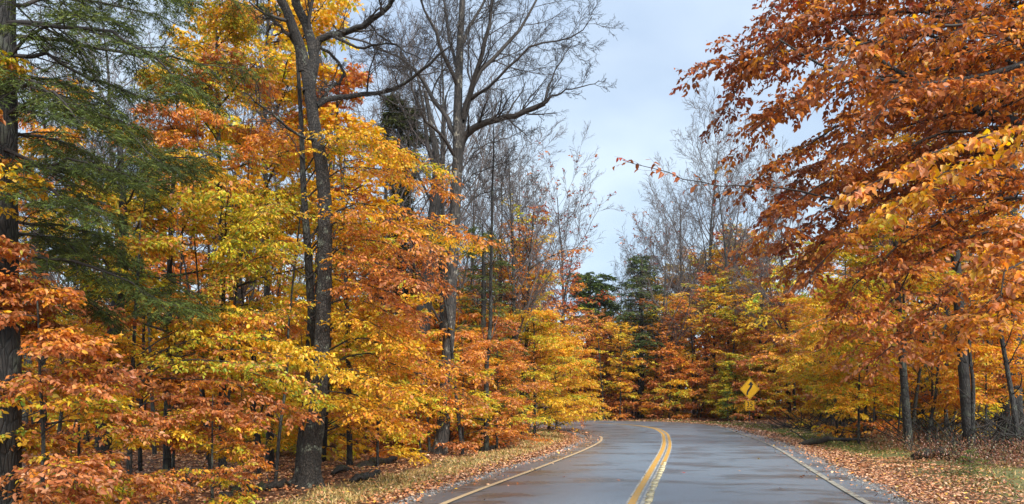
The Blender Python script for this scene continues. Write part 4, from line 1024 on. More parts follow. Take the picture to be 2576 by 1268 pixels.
leafy(1380, 1078, 42.0, 'maple_tree', 'deep red maple leaning over the inner bend', 8.4, 1, 18, 3.2, ['orange', 'red'], ['orange', 'red'], .15, .1, 9, 5, 5, 1.1, .5, h0=.3, rise=1.0, prof=lambda t: .55 + .5 * math.sin(t * 3.1), wr=.7, flat=.8, bark=M_BARK_DARK, lean=(1.0, 0))

# ---- the right-hand beech that leans into the frame
def right_beech():
    base = np.array([7.6, 9.4, gz1(7.6, 9.4)])
    tr = base_fix([base, base + [.05, 0, 2], base + [0, .1, 4.5], base + [-.1, .1, 7], base + [0, 0, 9.5]])
    g, P, R = trunk_geo(tr, [.24, .2, .18, .14, .07], 16, .02, .15)
    r = lambda: rng.normal(0, 10)
    D = 8.4
    sp = [  # the outer ends run left and down
        ([(2740, 200, 9.4), (2450, 60, D), (2200, 30, D), (1960, 90, D), (1790, 150, D), (1712, 158, D)], 'rust', 'dark'),
        ([(2740, 260, 9.4), (2450, 120, D), (2200, 90, D + .3), (2000, 130, D + .4), (1840, 200, D + .4), (1775, 262, D + .4)], 'rust', 'dark'),
        ([(2740, 120, 9.4), (2480, -20, D), (2250, -50, D), (2050, -20, D), (1900, 20, D), (1850, 70, D)], 'orange', 'dark'),
        ([(2740, 40, 9.4), (2480, -100, D + .3), (2250, -110, D + .5), (2080, -70, D + .6), (1960, -10, D + .7)], 'orange', 'rust'),
        ([(2740, 300, 9.4), (2480, 190, D), (2250, 190, D), (2060, 230, D), (1900, 290, D), (1830, 335, D)], 'rust', 'rust'),
        ([(2740, 330, 9.4), (2500, 250, D + .3), (2300, 260, D + .4), (2120, 320, D + .5), (1950, 400, D + .5), (1850, 440, D + .5)], 'rust', 'rust'),
        ([(2740, 380, 9.4), (2500, 330, D), (2300, 360, D), (2120, 430, D), (1960, 520, D), (1870, 590, D)], 'rust', 'rust'),
        ([(2740, 400, 9.4), (2500, 380, D + .4), (2280, 430, D + .6), (2100, 510, D + .7), (1980, 590, D + .8), (1900, 610, D + .8)], 'rust', 'dark'),
        ([(2740, 450, 9.4), (2500, 430, D - .3), (2320, 490, D - .5), (2180, 570, D - .6), (2060, 650, D - .6), (1990, 700, D - .6)], 'rust', 'rust'),
        ([(2740, 500, 9.4), (2520, 500, D), (2360, 560, D), (2220, 640, D), (2120, 720, D), (2060, 790, D)], 'orange', 'rust'),
        ([(2740, 560, 9.4), (2540, 570, D), (2400, 620, D), (2280, 700, D), (2180, 790, D), (2120, 860, D)], 'orange', 'brown'),
        ([(2740, 620, 9.4), (2560, 640, D), (2440, 700, D), (2330, 780, D), (2230, 860, D), (2150, 910, D)], 'orange', 'brown'),
        ([(2740, 700, 9.4), (2580, 730, D), (2480, 770, D), (2380, 840, D), (2310, 900, D)], 'orange', 'orange'),
        ([(2740, 160, 9.4), (2500, 80, D - 1), (2300, 60, D - 1.5), (2150, 110, D - 1.8), (2040, 190, D - 2)], 'orange', 'rust'),
        ([(2740, 250, 9.4), (2540, 210, D - 1), (2380, 200, D - 1.4), (2240, 250, D - 1.6), (2130, 330, D - 1.6)], 'orange', 'rust'),
        ([(2740, 150, 9.4), (2560, 120, D + 1.2), (2400, 140, D + 1.8), (2230, 200, D + 2.2), (2080, 290, D + 2.6)], 'orange', 'orange'),
        ([(2740, 700, 9.4), (2660, 660, D - 1), (2570, 660, D - 1.6), (2490, 720, D - 1.8), (2420, 800, D - 2)], 'orange', 'orange'),
        ([(2740, 230, 9.4), (2480, 150, D + .9), (2260, 150, D + 1.3), (2090, 190, D + 1.5), (1950, 250, D + 1.6), (1840, 300, D + 1.6)], 'rust', 'rust'),
        ([(2740, 350, 9.4), (2500, 290, D + 1.1), (2300, 310, D + 1.5), (2130, 370, D + 1.8), (1990, 440, D + 1.9), (1880, 520, D + 1.9)], 'rust', 'dark'),
        ([(2740, 430, 9.4), (2500, 400, D + 1), (2320, 450, D + 1.4), (2150, 540, D + 1.6), (2020, 620, D + 1.7), (1930, 680, D + 1.7)], 'rust', 'rust'),
        ([(2740, 140, 9.4), (2500, 40, D + .8), (2280, 20, D + 1.2), (2080, 60, D + 1.4), (1920, 110, D + 1.5), (1810, 190, D + 1.5)], 'rust', 'dark'),
        ([(2740, 60, 9.4), (2500, -60, D - .3), (2300, -60, D - .5), (2100, 0, D - .5), (1960, 60, D - .5), (1880, 140, D - .5)], 'rust', 'rust'),
        ([(2740, 300, 9.4), (2500, 330, D + .8), (2300, 400, D + 1.2), (2150, 440, D + 1.4), (2000, 480, D + 1.5)], 'rust', 'rust')]
    lm = [limb_px(s[0][:-2] + [(s[0][-2][0] + 25, *s[0][-2][1:]), (s[0][-1][0] + 55, *s[0][-1][1:])], 14, .03) for s in sp]
    W, fr = foliage(lm, .034, [s[1] for s in sp], [s[2] for s in sp], .066, sec=32, ter=9, lk=7, width=.85, tl=.28, droop=.5, t0=.22, flat=.6, wr=.46)
    # heavier limbs
    LM = []
    for pts, r0, r1 in (([(2760, 290, 9.2), (2640, 318, 8.8), (2560, 308, 8.6), (2480, 285, 8.4), (2400, 258, 8.3), (2335, 215, 8.2), (2250, 175, 8.2), (2180, 120, 8.2), (2120, 70, 8.2)], .085, .012),
                        ([(2740, 120, 9.2), (2576, 160, 8), (2450, 195, 7.8), (2320, 205, 7.6), (2200, 200, 7.6), (2060, 160, 7.6), (1960, 100, 7.6)], .035, .008),
                        ([(2740, 60, 9.2), (2500, 40, 8.3), (2300, 90, 8.2), (2130, 120, 8.1), (1960, 130, 8)], .03, .008)):
        q = resample(np.column_stack([np.array([P3(*p) for p in pts]), np.linspace(r0, r1, len(pts))]), 22)
        l = Geo(); tubes(l, q[:, :3] + rng.normal(0, .008, (22, 3)), q[:, 3], 9, rough=.05); LM.append(l)
    # the sparse twig that reaches furthest left
    q = limb_px([(2100, 500, 8.4), (1960, 470, 8.4), (1860, 470, 8.4), (1760, 460, 8.4), (1640, 425, 8.4), (1565, 395, 8.4)], 14)
    S2, R2, *_ = grow(q[None], np.linspace(.012, .003, 14)[None], 16, .2, 1, 40, .22, 5, True, (0, 0, -.02), .1, .5)
    tubes(W, q, np.linspace(.012, .003, 14), 5); tubes(W, S2, R2, 3)
    f2 = leaves_on(S2, 4, .08, pal_pick('dark', len(S2)), .7)
    put_tree('beech_tree', 'copper beech leaning in from the right edge, its boughs hanging over the road', 'tree', tr[0], g, M_BARK_GREY, W, M_TWIG, [fr, f2], parts=300, near=True, limbs=LM, limb_mat=M_BARK_DARK)
    # the golden bough nearest the camera belongs to a second, smaller beech just outside
    b = np.array([4.9, 5.6, gz1(4.9, 5.6)]); tr = base_fix([b, b + [.0, 0, 1.5], b + [-.05, 0, 3.2], b + [0, 0, 4.6]])
    g, P, R = trunk_geo(tr, [.05, .045, .035, .015], 10, .02)
    sp = [([(2800, 400, 5.6), (2600, 330, 5.5), (2450, 350, 5.4), (2300, 405, 5.4), (2140, 490, 5.4)], 'gold', 'peach'),
          ([(2800, 460, 5.6), (2620, 380, 5.8), (2480, 400, 5.9), (2340, 460, 6.0), (2200, 560, 6.0)], 'orange', 'gold'),
          ([(2800, 640, 5.6), (2660, 590, 5.5), (2560, 610, 5.4), (2480, 660, 5.4)], 'peach', 'orange')]
    W, fr = foliage([limb_px(s[0], 12, .015) for s in sp], .012, [s[1] for s in sp], [s[2] for s in sp], .068, sec=20, ter=5, lk=5, width=.27, tl=.16, droop=.6)
    put_tree('beech_sapling', 'beech sapling outside the right edge with one golden bough reaching in', 'tree', tr[0], g, M_BARK_GREY, W, M_TWIG, fr, parts=280, near=True)
right_beech()

# ---- right woods: named trunks with foliage
def wood_tree(tp, rad, name, label, bark, limbs_n, h0, h1, lmax, pin, pout, Lf=.11, sec=12, ter=6, lk=6, width=.9, tl=.34, bias=None, rise=.3, extra=None, parts=0, S=14, droop=.4):
    tr = base_fix(tp); g, P, R = trunk_geo(tr, rad, S, .03, rad[0] * .5)
    lm = auto_limbs(P, R, limbs_n, h0, h1, lmax, rise, droop, bias=bias, prof=lambda t: 1 - .4 * t)
    pi = [pin] * len(lm) if isinstance(pin, str) else [pin[int(q * len(pin) / len(lm))] for q in range(len(lm))]
    po = [pout] * len(lm) if isinstance(pout, str) else [pout[int(q * len(pout) / len(lm))] for q in range(len(lm))]
    if extra:
        for pts, a, c in extra: lm.append(limb_px(pts)); pi.append(a); po.append(c)
    W, fr = foliage(lm, rad[0] * .2, pi, po, Lf, sec, ter, lk + 1, width, tl, var=.15)
    return put_tree(name, label, 'tree', tr[0], g, bark, W, M_TWIG, fr, parts=parts)

WEST = math.pi
D = 22.8; p = lambda *a: P3(*a)
wood_tree([p(2442, 1142, D), p(2432, 1040, D), p(2424, 930, D), p(2414, 800, D), p(2404, 650, D), p(2396, 500, D), p(2396, 360, D), p(2370, 280, D), p(2340, 200, D), p(2300, 120, D)],
          [.19, .16, .15, .14, .13, .12, .11, .09, .07, .04], 'beech_tree', 'dark trunk with a pale mossy foot, first large trunk from the right bank', M_BARK_DARK, 34, .3, .98, 3.4, ['orange', 'orange', 'gold', 'orange'], ['gold', 'orange', 'orange', 'orange'], .12, bias=(WEST, .3))
D = 24.0
wood_tree([p(2287, 1136, D), p(2280, 1040, D), p(2272, 930, D), p(2262, 800, D), p(2255, 680, D), p(2250, 520, D), p(2240, 400, D)],
          [.145, .125, .115, .1, .09, .07, .045], 'beech_tree', 'smooth grey beech trunk left of the mossy-footed one, yellow-green sprays towards the sign', M_BARK_GREY, 30, .3, .95, 3.6, ['mixed', 'lime', 'lime', 'gold'], ['gold', 'lime', 'gold', 'gold'], .12, sec=14, bias=(WEST, .6),
          extra=[([(2260, 800, D), (2150, 700, D - 1), (2050, 690, D - 1), (1950, 720, D - 1), (1870, 770, D - 1)], 'lime', 'lime'),
                 ([(2265, 820, D), (2150, 740, D), (2050, 740, D + .5), (1960, 770, D + 1), (1860, 830, D + 1)], 'lime', 'yellow'),
                 ([(2268, 860, D), (2170, 790, D - 1), (2080, 800, D - 2), (1990, 840, D - 2), (1900, 900, D - 2)], 'gold', 'orange'),
                 ([(2268, 900, D), (2180, 850, D), (2110, 860, D), (2040, 890, D), (1985, 915, D)], 'lime', 'yellow'),
                 ([(2262, 780, D), (2170, 660, D + .5), (2080, 640, D + .5), (1990, 660, D + .5), (1930, 700, D + .5)], 'lime', 'lime')])
D = 27.5
wood_tree([p(2566, 1118, D), p(2558, 1000, D), p(2552, 800, D), p(2548, 600, D), p(2545, 400, D), p(2540, 200, D), p(2535, 0, D), p(2535, -150, D)],
          [.21, .18, .17, .165, .16, .15, .14, .1], 'beech_tree', 'straight grey trunk at the right edge of the photo', M_BARK_GREY, 30, .3, .95, 3.4, ['gold', 'orange', 'orange'], ['gold', 'gold', 'orange'], .13)
D = 33.0
wood_tree([p(2522, 1098, D), p(2522, 950, D), p(2527, 800, D), p(2525, 500, D), p(2530, 200, D), p(2530, -50, D)],
          [.3, .27, .25, .24, .2, .15], 'maple_tree', 'heavy dark trunk just left of the grey one at the right edge', M_BARK_DARK, 26, .25, .9, 4, ['gold', 'orange', 'gold'], ['yellow', 'orange', 'gold'], .15)
for (u, v, D_, hh, r_, pa, pb, lab) in (
        (2105, 1092, 33, 7.2, .07, 'lime', 'gold', 'yellow beech right of the road sign'),
        (2160, 1105, 28, 5.0, .05, 'lime', 'gold', 'low orange and gold beech behind the right bank'),
        (2080, 1075, 46, 8.0, .09, 'lime', 'gold', 'bushy yellow-orange beech close behind the road sign'),
        (2380, 1110, 29, 8.5, .08, 'gold', 'gold', 'golden beech between the mossy-footed trunk and its grey neighbour'),
        (2480, 1120, 25, 4.5, .04, 'orange', 'gold', 'orange sapling beside the mossy-footed trunk'),
        (2120, 1085, 38, 10, .1, 'orange', 'orange', 'tall orange beech behind the yellow-green sprays'),
        (2330, 1085, 38, 11, .12, 'orange', 'orange', 'tall orange beech deep behind the grey trunks'),
        (1950, 1062, 60, 6.5, .08, 'limeor', 'mixed', 'green and orange beech behind the road sign'),
        (2000, 1062, 60, 10.5, .1, 'orange', 'brown', 'copper beech rising behind the road sign'),
        (1850, 1062, 61, 5.5, .07, 'green', 'lime', 'green-leaved shrubby beech left of the road sign'),
        (2450, 1085, 38, 13, .12, 'gold', 'orange', 'tall golden tree far behind the mossy-footed trunk')):
    leafy(u, v, D_, 'beech_tree', lab, hh, 1, 34, hh * .36 if hh < 9 else 3.4, pa, pb, .10 + D_ * .0018, r_, 11, 6, 6, .95, .38, h0=.3 if u > 1960 else .1, bias=(WEST, .3), var=.15)

# ------------------------------------------------------------------ background woods from shared meshes
def proto_leafy(seed_h, n, lmax, pin, pout, Lf, h0=.05, sec=8, ter=5, lk=6, width=1.0, tl=.45, rad=.06, rise=.3, flat=.6, wr=.55, prof=None, bark=None):
    z = np.linspace(0, 1, 7)[:, None]; wob = np.cumsum(rng.normal(0, .04 * seed_h / 6, (7, 3)), 0) * [1, 1, 0]
    tp = z * np.array([0, 0, seed_h + .0]) + wob * z; tp[0, 2] = -.3
    g, P, R = trunk_geo(tp, rad * np.linspace(1, .25, 7), 7, .03)
    lm = auto_limbs(P, R, n, h0, .98, lmax, rise, .4, prof=prof)
    W, fr = foliage(lm, rad * .35, pin, pout, Lf, sec, ter, lk, width, tl, droop=.4, flat=flat, wr=wr, twigs=False, var=.5)
    S2 = Geo(); L2 = np.asarray(lm); tubes(W, *grow(L2, np.full(L2.shape[:2], rad * .15), 4, .2, 1, 50, .3, 4)[:2], 3)
    c = Geo(); leaf_geo(c, fr)
    return [('trunk', g.mesh('trunk', bark or M_BARK_DARK, True)), ('branches', W.mesh('branches', M_TWIG, True)), ('crown', c.mesh('crown', M_LEAF))]

def proto_bare(h, k1, mat, leafp=None):
    z = np.linspace(0, 1, 9)[:, None]; wob = np.cumsum(rng.normal(0, .05 * h / 10, (9, 3)), 0) * [1, 1, 0]
    tp = z * np.array([0, 0, h]) + wob * z; tp[0, 2] = -.3
    g, P, R = trunk_geo(tp, .011 * h * np.linspace(1, .15, 9), 7, .03)
    W = Geo()
    Pm, Rm = P[None], R[None]
    S1, R1, *_ = grow(Pm, Rm, k1 + 8, .27, 1, 42, .42, 8, False, (0, 0, .09), .1, .5, fall=.35, minr=.012)
    S2, R2, *_ = grow(S1, R1, 8, .2, 1, 38, .42, 6, False, (0, 0, .06), .14, .5, fall=.4, minr=.008)
    S3, R3, *_ = grow(S2, R2, 6, .12, 1, 36, .48, 4, False, (0, 0, .05), .14, .55, fall=.4, minr=.008)
    S4, R4, *_ = grow(S3, R3, 5, .1, 1, 34, .5, 3, False, (0, 0, .03), .1, .6, fall=.3, minr=.0065)
    tubes(W, S1, R1, 4); tubes(W, S2[:, [0, 2, 5]], R2[:, [0, 2, 5]], 3); tubes(W, S3[:, [0, 3]], R3[:, [0, 3]], 3); tubes(W, S4[:, [0, 2]], R4[:, [0, 2]], 3)
    parts = [('trunk', g.mesh('trunk', mat, True)), ('branches', W.mesh('branches', M_TWIG_GREY, True))]
    if leafp:
        sel = S4[rng.random(len(S4)) < leafp[1]]; c = Geo()
        leaf_geo(c, leaves_on(sel, 3, .16, pal_pick(leafp[0], len(sel)), .5, wr=.7, flat=.8)); parts.append(('crown', c.mesh('crown', M_LEAF)))
    return parts

def place(parts, name, x, y, s, label, group, rz=None, sz=None, cat='tree'):
    r = empty(name, (x, y, gz1(x, y)), label, cat, group)
    r.rotation_euler = (rng.normal(0, .04), rng.normal(0, .04), rng.uniform(0, 6.28) if rz is None else rz)
    r.scale = (s, s, sz or s)
    for nm, me in parts:
        o = bpy.data.objects.new(nm, me); COL.objects.link(o); o.parent = r
    return r

bush = {k: [proto_leafy(4.6, 24, 1.9, a, b, .17, prof=(lambda t: 1 - .55 * t)) for _ in range(2)] for k, (a, b) in
        {'orange': ('orange', 'orange'), 'gold': ('gold', 'gold'), 'lime': ('lime', 'yellow'), 'brown': ('brown', 'brown'), 'mixed': ('mixed', 'orange')}.items()}
tall = {k: [proto_leafy(11.5, 30, 3.0, a, b, .2, h0=.28, rad=.13, rise=.6, width=1.2, tl=.5, prof=(lambda t: .55 + .5 * math.sin(min(1, t * 1.05) * 3.0))) for _ in range(2)] for k, (a, b) in
        {'orange': ('orange', 'orange'), 'gold': ('gold', 'yellow'), 'red': ('orange', 'red'), 'peach': ('peach', 'peach')}.items()}
bare = [proto_bare(16, 16, M_BARK_GREY), proto_bare(15, 18, M_BARK_GREY), proto_bare(14, 15, M_BARK_DARK, ('red', .06))]
def proto_pole(h, r, mat):
    z = np.linspace(0, 1, 9)[:, None]; wob = np.cumsum(rng.normal(0, .11, (9, 3)), 0) * [1, 1, 0]
    tp = z * np.array([rng.normal(0, .6), rng.normal(0, .6), h]) + wob * z * .8; tp[0, 2] = -.3
    g, P, R = trunk_geo(tp, r * np.linspace(1, .08, 9), 7, .04)
    W = Geo(); S1, R1, *_ = grow(P[None], R[None], 14, .12, 1, 60, .14, 6, False, (0, 0, .05), .14, .35, fall=.3, minr=.004)
    S2, R2, *_ = grow(S1, R1, 4, .2, 1, 45, .4, 4, False, (0, 0, .03), .14, .5, minr=.003)
    tubes(W, S1, R1, 4); tubes(W, S2, R2, 3)
    return [('trunk', g.mesh('trunk', mat, True)), ('branches', W.mesh('branches', M_TWIG, True))]
poles = [proto_pole(8, .055, M_BARK_DARK), proto_pole(9, .08, M_BARK_GREY), proto_pole(12, .14, M_BARK_DARK), proto_pole(7, .03, M_BARK_GREY), proto_pole(13, .17, M_BARK_GREY)]

def clear(x, y, mind):
    s, d = road_side(x, y); return d[0] > mind

def fill(n, xr, yr, proto_pick, name, labf, group, smin, smax, mind=3.2, sep=1.2, inv=True, maxtry=40):
    pts = []; c = 0; t = 0
    while c < n and t < n * maxtry:
        t += 1
        x, y = rng.uniform(*xr), rng.uniform(*yr)
        if inv and not in_view(x, y, pad=.02): continue
        if abs(x - 18 * y / 56) < 2.2 * (y / 56) + 2.4 and y < 59 and x > 5: continue
        if not clear(x, y, mind): continue
        if any((x - a) ** 2 + (y - b) ** 2 < sep ** 2 for a, b in pts): continue
        pts.append((x, y)); pr, lab = proto_pick(x, y)
        place(pr, name, x, y, rng.uniform(smin, smax), lab, group); c += 1

def pick(table, where):
    ks = list(table)
    def f(x, y):
        k = ks[rng.integers(len(ks))]; return table[k][rng.integers(2)], f'{ADJ[k]} {spot(x, y)}'
    return f
ZL = ((120, 'behind the big hemlock'), (230, 'left of the forked hemlock'), (330, 'right behind the forked hemlock'), (470, 'right of the forked hemlock'), (600, 'under the copper-topped beech'), (740, 'just left of the forked maple'), (860, 'just right of the forked maple'),
      (960, 'behind the golden sprays'), (1050, 'left of the ridged trunk'), (1150, 'behind the flaking trunk'), (1250, 'right of the flaking trunk'), (1340, 'behind the slender hemlock'), (3000, 'behind the tip of the inner bend'))
ZF = ((1360, 'at the hidden left end'), (1440, 'at the left end'), (1500, 'below the round-topped pine'), (1560, 'below the lower pine'), (1620, 'below the spruce'), (1680, 'right of the spruce'), (1740, 'below the tallest grey tree'), (1800, 'right of the tallest grey tree'), (1860, 'left of the road sign'), (1930, 'behind the road sign'), (2050, 'right of the road sign'), (4000, 'at the right end'))
ZR_ = ((1950, 'close by the road sign'), (2050, 'right of the road sign'), (2150, 'behind the brown weeds'), (2250, 'left of the smooth grey trunk'), (2320, 'behind the smooth grey trunk'), (2400, 'between the grey and the mossy-footed trunk'), (2470, 'behind the mossy-footed trunk'), (2540, 'right of the mossy-footed trunk'), (4000, 'by the right edge'))
def zone(x, y, z):
    u = x / y * F + CX
    return next(t for a, t in z if u < a)
def spot(x, y):
    if y > 63 and x > -20 : return zone(x, y, ZF) + (' on the far bank' if y < 70 else ' far back beyond the bend' if y > 78 else ' beyond the bend')
    z = ZL if x < road_mid(y) else ZR_
    return zone(x, y, z) + (' near the front' if y < 23 else ' a little way in' if y < 31 else ' well inside the woods' if y < 41 else ' deep in the woods')
def road_mid(y): return float(np.interp(y, RC[:150, 1], RC[:150, 0]))
ADJ = {'orange': 'orange beech bush', 'gold': 'golden yellow beech bush', 'lime': 'yellow-green beech bush', 'brown': 'copper brown beech bush', 'mixed': 'mixed yellow and orange beech bush'}
# left woods, behind the front row
fill(50, (-40, 1.5), (22, 50), pick(bush, 'deep in the woods left of the road'), 'beech_bush', None, 'understory bushes in the left woods', .7, 1.25, mind=2.6, sep=2.0)
fill(40, (2, 44), (65, 76), pick(bush, 'on the far bank beyond the bend'), 'beech_bush', None, 'bushes on the far bank of the bend', .9, 1.35, mind=3.0, sep=1.8)
fill(30, (-14, 14), (65.5, 75), pick(bush, 'on the far bank beyond the bend'), 'beech_bush', None, 'bushes on the far bank of the bend', .8, 1.3, mind=3.0, sep=1.8)
fill(34, (13, 45), (38, 64), pick(bush, 'in the woods right of the road'), 'beech_bush', None, 'understory bushes in the right woods', .8, 1.3, mind=7, sep=2.0)
ADJ = {'orange': 'tall orange tree', 'gold': 'tall golden tree', 'red': 'tall tree with red top', 'peach': 'tall peach-orange tree'}
fill(16, (-45, -3), (28, 56), pick({k: tall[k] for k in ('orange', 'gold')}, 'far inside the left woods'), 'broadleaf_tree', None, 'tall trees in the left woods', .7, 1.0, mind=3, sep=3.2)
fill(9, (-6, 3), (34, 50), pick(tall, 'behind the inside of the bend'), 'broadleaf_tree', None, 'tall trees behind the inner bend', .7, .9, mind=2.4, sep=2.2)
fill(40, (-6, 40), (69, 88), pick(tall, 'on the skyline beyond the bend'), 'broadleaf_tree', None, 'tall trees beyond the bend', .8, 1.05, mind=4, sep=2.4)
fill(18, (18, 60), (36, 70), pick({k: tall[k] for k in ('orange', 'gold')}, 'far inside the right woods'), 'broadleaf_tree', None, 'tall trees in the right woods', .85, 1.25, mind=4, sep=3.2)
for (u, D_, topv, k, lab) in ((1425, 68, 830, 'orange', 'orange crown at the left end of the far bank'), (1465, 69, 800, 'peach', 'peach-orange crown in front of the round-topped pine'), (1510, 70, 775, 'peach', 'pale orange crown in the middle of the sky gap'),
        (1550, 69, 800, 'orange', 'orange crown between the two pines and the spruce'), (1560, 66, 810, 'gold', 'golden crown hiding the foot of the spruce'), (1655, 66, 760, 'orange', 'orange crown right of the spruce'),
        (1690, 68, 735, 'gold', 'golden crown right of the spruce'), (1745, 67, 740, 'orange', 'orange crown under the tallest grey tree'), (1800, 68, 690, 'red', 'red-topped crown left of the road sign'), (1850, 67, 680, 'orange', 'orange crown above and left of the road sign'), (1910, 66, 660, 'red', 'reddish crown above the road sign'), (1640, 80, 690, 'gold', 'tall thin gold crown behind the spruce'), (1700, 82, 640, 'orange', 'high orange crown far behind the road bend'), (1770, 82, 620, 'gold', 'high golden crown under the grey tree tops'), (1830, 80, 590, 'red', 'high rust-red crown left above the road sign'), (1890, 78, 570, 'orange', 'high orange crown behind the copper bough tips'), (1950, 76, 600, 'gold', 'high golden crown right above the road sign'), (1350, 60, 720, 'orange', 'orange crown behind the inner bend maples')):
    place(tall[k][rng.integers(2)], 'broadleaf_tree', (u - CX) / F * D_, D_, (CAMZ + (HV - topv) / F * D_) / 11.8, lab, None)
ADJ = {'lime': 'yellow-green young beech', 'gold': 'golden young beech', 'mixed': 'mixed young beech'}
fill(16, (12, 30), (29, 50), pick({k: bush[k] for k in ('lime', 'gold', 'mixed')}, ''), 'young_beech', None, 'young beeches in the right woods', .75, 1.2, mind=4.2, sep=2.2)
# bare trees that stand against the sky
for (u, D_, topv, k, lab) in (
        (1255, 36, 420, 0, 'grey leafless tree behind the long limb of the pale bare tree'), (1330, 42, 470, 1, 'leafless tree left of the reddish bare crown'),
        (1400, 46, 400, 0, 'tallest leafless crown left of the sky gap'), (1440, 50, 520, 2, 'bare tree with a few red leaves at the left side of the sky gap'),
        (1300, 50, 560, 1, 'small leafless crown low behind the pale bare tree'),
        (1700, 76, 500, 0, 'leafless grey tree right of the sky gap'), (1770, 80, 350, 1, 'tallest leafless grey tree right of the sky gap'),
         (1840, 72, 430, 1, 'grey leafless tree whose crown meets the copper boughs'), (1905, 68, 480, 2, 'leafless tree with reddish leaves behind the copper boughs'),
        (1655, 80, 590, 2, 'low bare tree just right of the spruce'), (1555, 84, 690, 0, 'small bare tree in the sky gap'), (1985, 62, 470, 1, 'bare tree behind the right beech boughs'),
        (1365, 40, 430, 1, 'leafless crown between the reddish bare tree and the long limb'), (1290, 33, 360, 0, 'bare crown directly below the long limb'), (1420, 44, 500, 1, 'low bare crown touching the left side of the sky gap'),
        
        (1425, 67, 470, 2, 'tall bare crown with a few red leaves closing the left of the sky gap'), (1110, 30, 60, 0, 'leafless crown close behind the spreading bare tree'), (1665, 66, 560, 1, 'bare crown leaning over the spruce from the right'),
        (860, 30, 60, 0, 'leafless tree behind the yellow maple'), (960, 34, 160, 1, 'leafless tree left of the blackish evergreen'), (560, 30, 60, 1, 'leafless tree above the copper crown'), (330, 28, 0, 0, 'leafless tree behind the hemlock boughs'),
        (200, 34, 200, 1, 'grey bare tree far behind the hemlock'), (90, 30, 100, 0, 'bare tree near the left edge behind the hemlock'), (450, 40, 250, 1, 'bare tree far behind the copper crown'), (700, 38, 300, 0, 'bare tree far behind the maple'),
        (1020, 44, 420, 1, 'bare tree far behind the ridged trunk'), (1180, 40, 380, 0, 'bare tree close behind the pale bare tree'),
        (2230, 40, 100, 0, 'bare tree behind the copper boughs at right'), (2420, 44, 60, 1, 'bare tree high behind the right trunks'),
        (1860, 24, -60, 1, 'leafless crown beside the top of the copper boughs')):
    x = (u - CX) / F * D_; h = CAMZ + (HV - topv) / F * D_
    if u == 1860: x = 10.9 ; 
    if not clear(x, D_, 2.0): continue
    H0 = (16, 15, 14)[k]
    place(bare[k], 'bare_tree', x, D_, h / H0 / 1.06, lab, None)
# trunks and poles in the understory
def ppick(where):
    def f(x, y):
        k = rng.integers(len(poles))
        if y < 34 or x > -9 and y < 60: k = (0, 3, 3, 1, 0)[k]
        return poles[k], ('dark', 'slim grey', 'dark', 'thin grey', 'grey')[k] + ' stem ' + spot(x, y)
    return f
fill(110, (-30, 1), (14, 42), ppick('in the left woods'), 'tree_stem', None, 'stems in the left woods', .8, 1.25, mind=2.6, sep=.6)
fill(120, (10, 40), (22, 58), ppick('in the right woods'), 'tree_stem', None, 'stems in the right woods', .8, 1.25, mind=3.6, sep=.6)
fill(22, (-5, 22), (66, 80), ppick('beyond the bend'), 'tree_stem', None, 'stems beyond the bend', .8, 1.3, mind=2.5, sep=1)

# distant wood that closes the view
def far_wood():
    g = Geo()
    n = 2600; x = rng.uniform(-150, 150, n); y = rng.uniform(78, 130, n)
    k = np.abs(x) < y * .78; x, y = x[k], y[k]
    x2 = np.r_[rng.uniform(-75, -30, 900), rng.uniform(42, 80, 700)]; y2 = rng.uniform(46, 90, len(x2)); s_, d_ = road_side(x2, y2); k = (d_ > 4) & (np.abs(x2) < y2 * .82)
    x, y = np.r_[x, x2[k]], np.r_[y, y2[k]]; n = len(x)
    h = rng.uniform(4, 11, n); b = np.stack([x, y, gz(x, y)], 1)
    P = b[:, None] + np.linspace(.05, 1, 5)[None, :, None] * np.stack([rng.normal(0, .3, n), rng.normal(0, .3, n), h], 1)[:, None]
    S1, R1, t, i = grow(P, np.full((n, 5), .05), 7, .02, 1, 65, 1, 3, False, (0, 0, 0), .1, .5, absL=2.4, fall=.4)
    names = ['orange', 'gold', 'mixed', 'brown', 'lime']; w_ = rng.choice(5, n, p=[.35, .25, .2, .12, .08])
    C = np.empty((len(S1), 3))
    for q in range(5):
        k = w_[i] == q; C[k] = pal_pick(names[q], k.sum())
    fr = leaves_on(S1, 6, .75, C, .4, .5, flat=.8); leaf_geo(g, fr)
    root = empty('far_wood', (0, 90, 0)); root['kind'] = 'stuff'
    tag(root, 'distant autumn wood closing the view behind the nearer trees', 'woods', kind='stuff')
    o = link('foliage', g.mesh('foliage', M_LEAF), root); o['kind'] = 'stuff'
    W = Geo(); tubes(W, P[::2], np.linspace(.16, .06, 5)[None] * np.ones((len(P[::2]), 1)), 4)
    o = link('trunks', W.mesh('trunks', M_BARK_DARK), root); o['kind'] = 'stuff'
far_wood()

# thin autumn air between here and the far bank
def haze():
    me = bpy.data.meshes.new('haze')
    x0, x1, y0, y1, z0, z1 = -1000, 1000, -700, 1300, -3, 45
    me.from_pydata([(a, b, c) for a in (x0, x1) for b in (y0, y1) for c in (z0, z1)], [], [(0, 1, 3, 2), (4, 6, 7, 5), (0, 4, 5, 1), (2, 3, 7, 6), (0, 2, 6, 4), (1, 5, 7, 3)])
    m, t, N, L = mat_new('haze'); o = N('ShaderNodeOutputMaterial'); v = N('ShaderNodeVolumePrincipled')
    v.inputs['Color'].default_value = (.86, .90, .95, 1); v.inputs['Density'].default_value = .0002; v.inputs['Anisotropy'].default_value = .2
    L(v.outputs[0], o.inputs['Volume']); me.materials.append(m)
    tag(link('haze', me), 'thin pale haze softening the trees beyond the bend', 'haze', kind='stuff')
HAZE = True
if HAZE: haze()

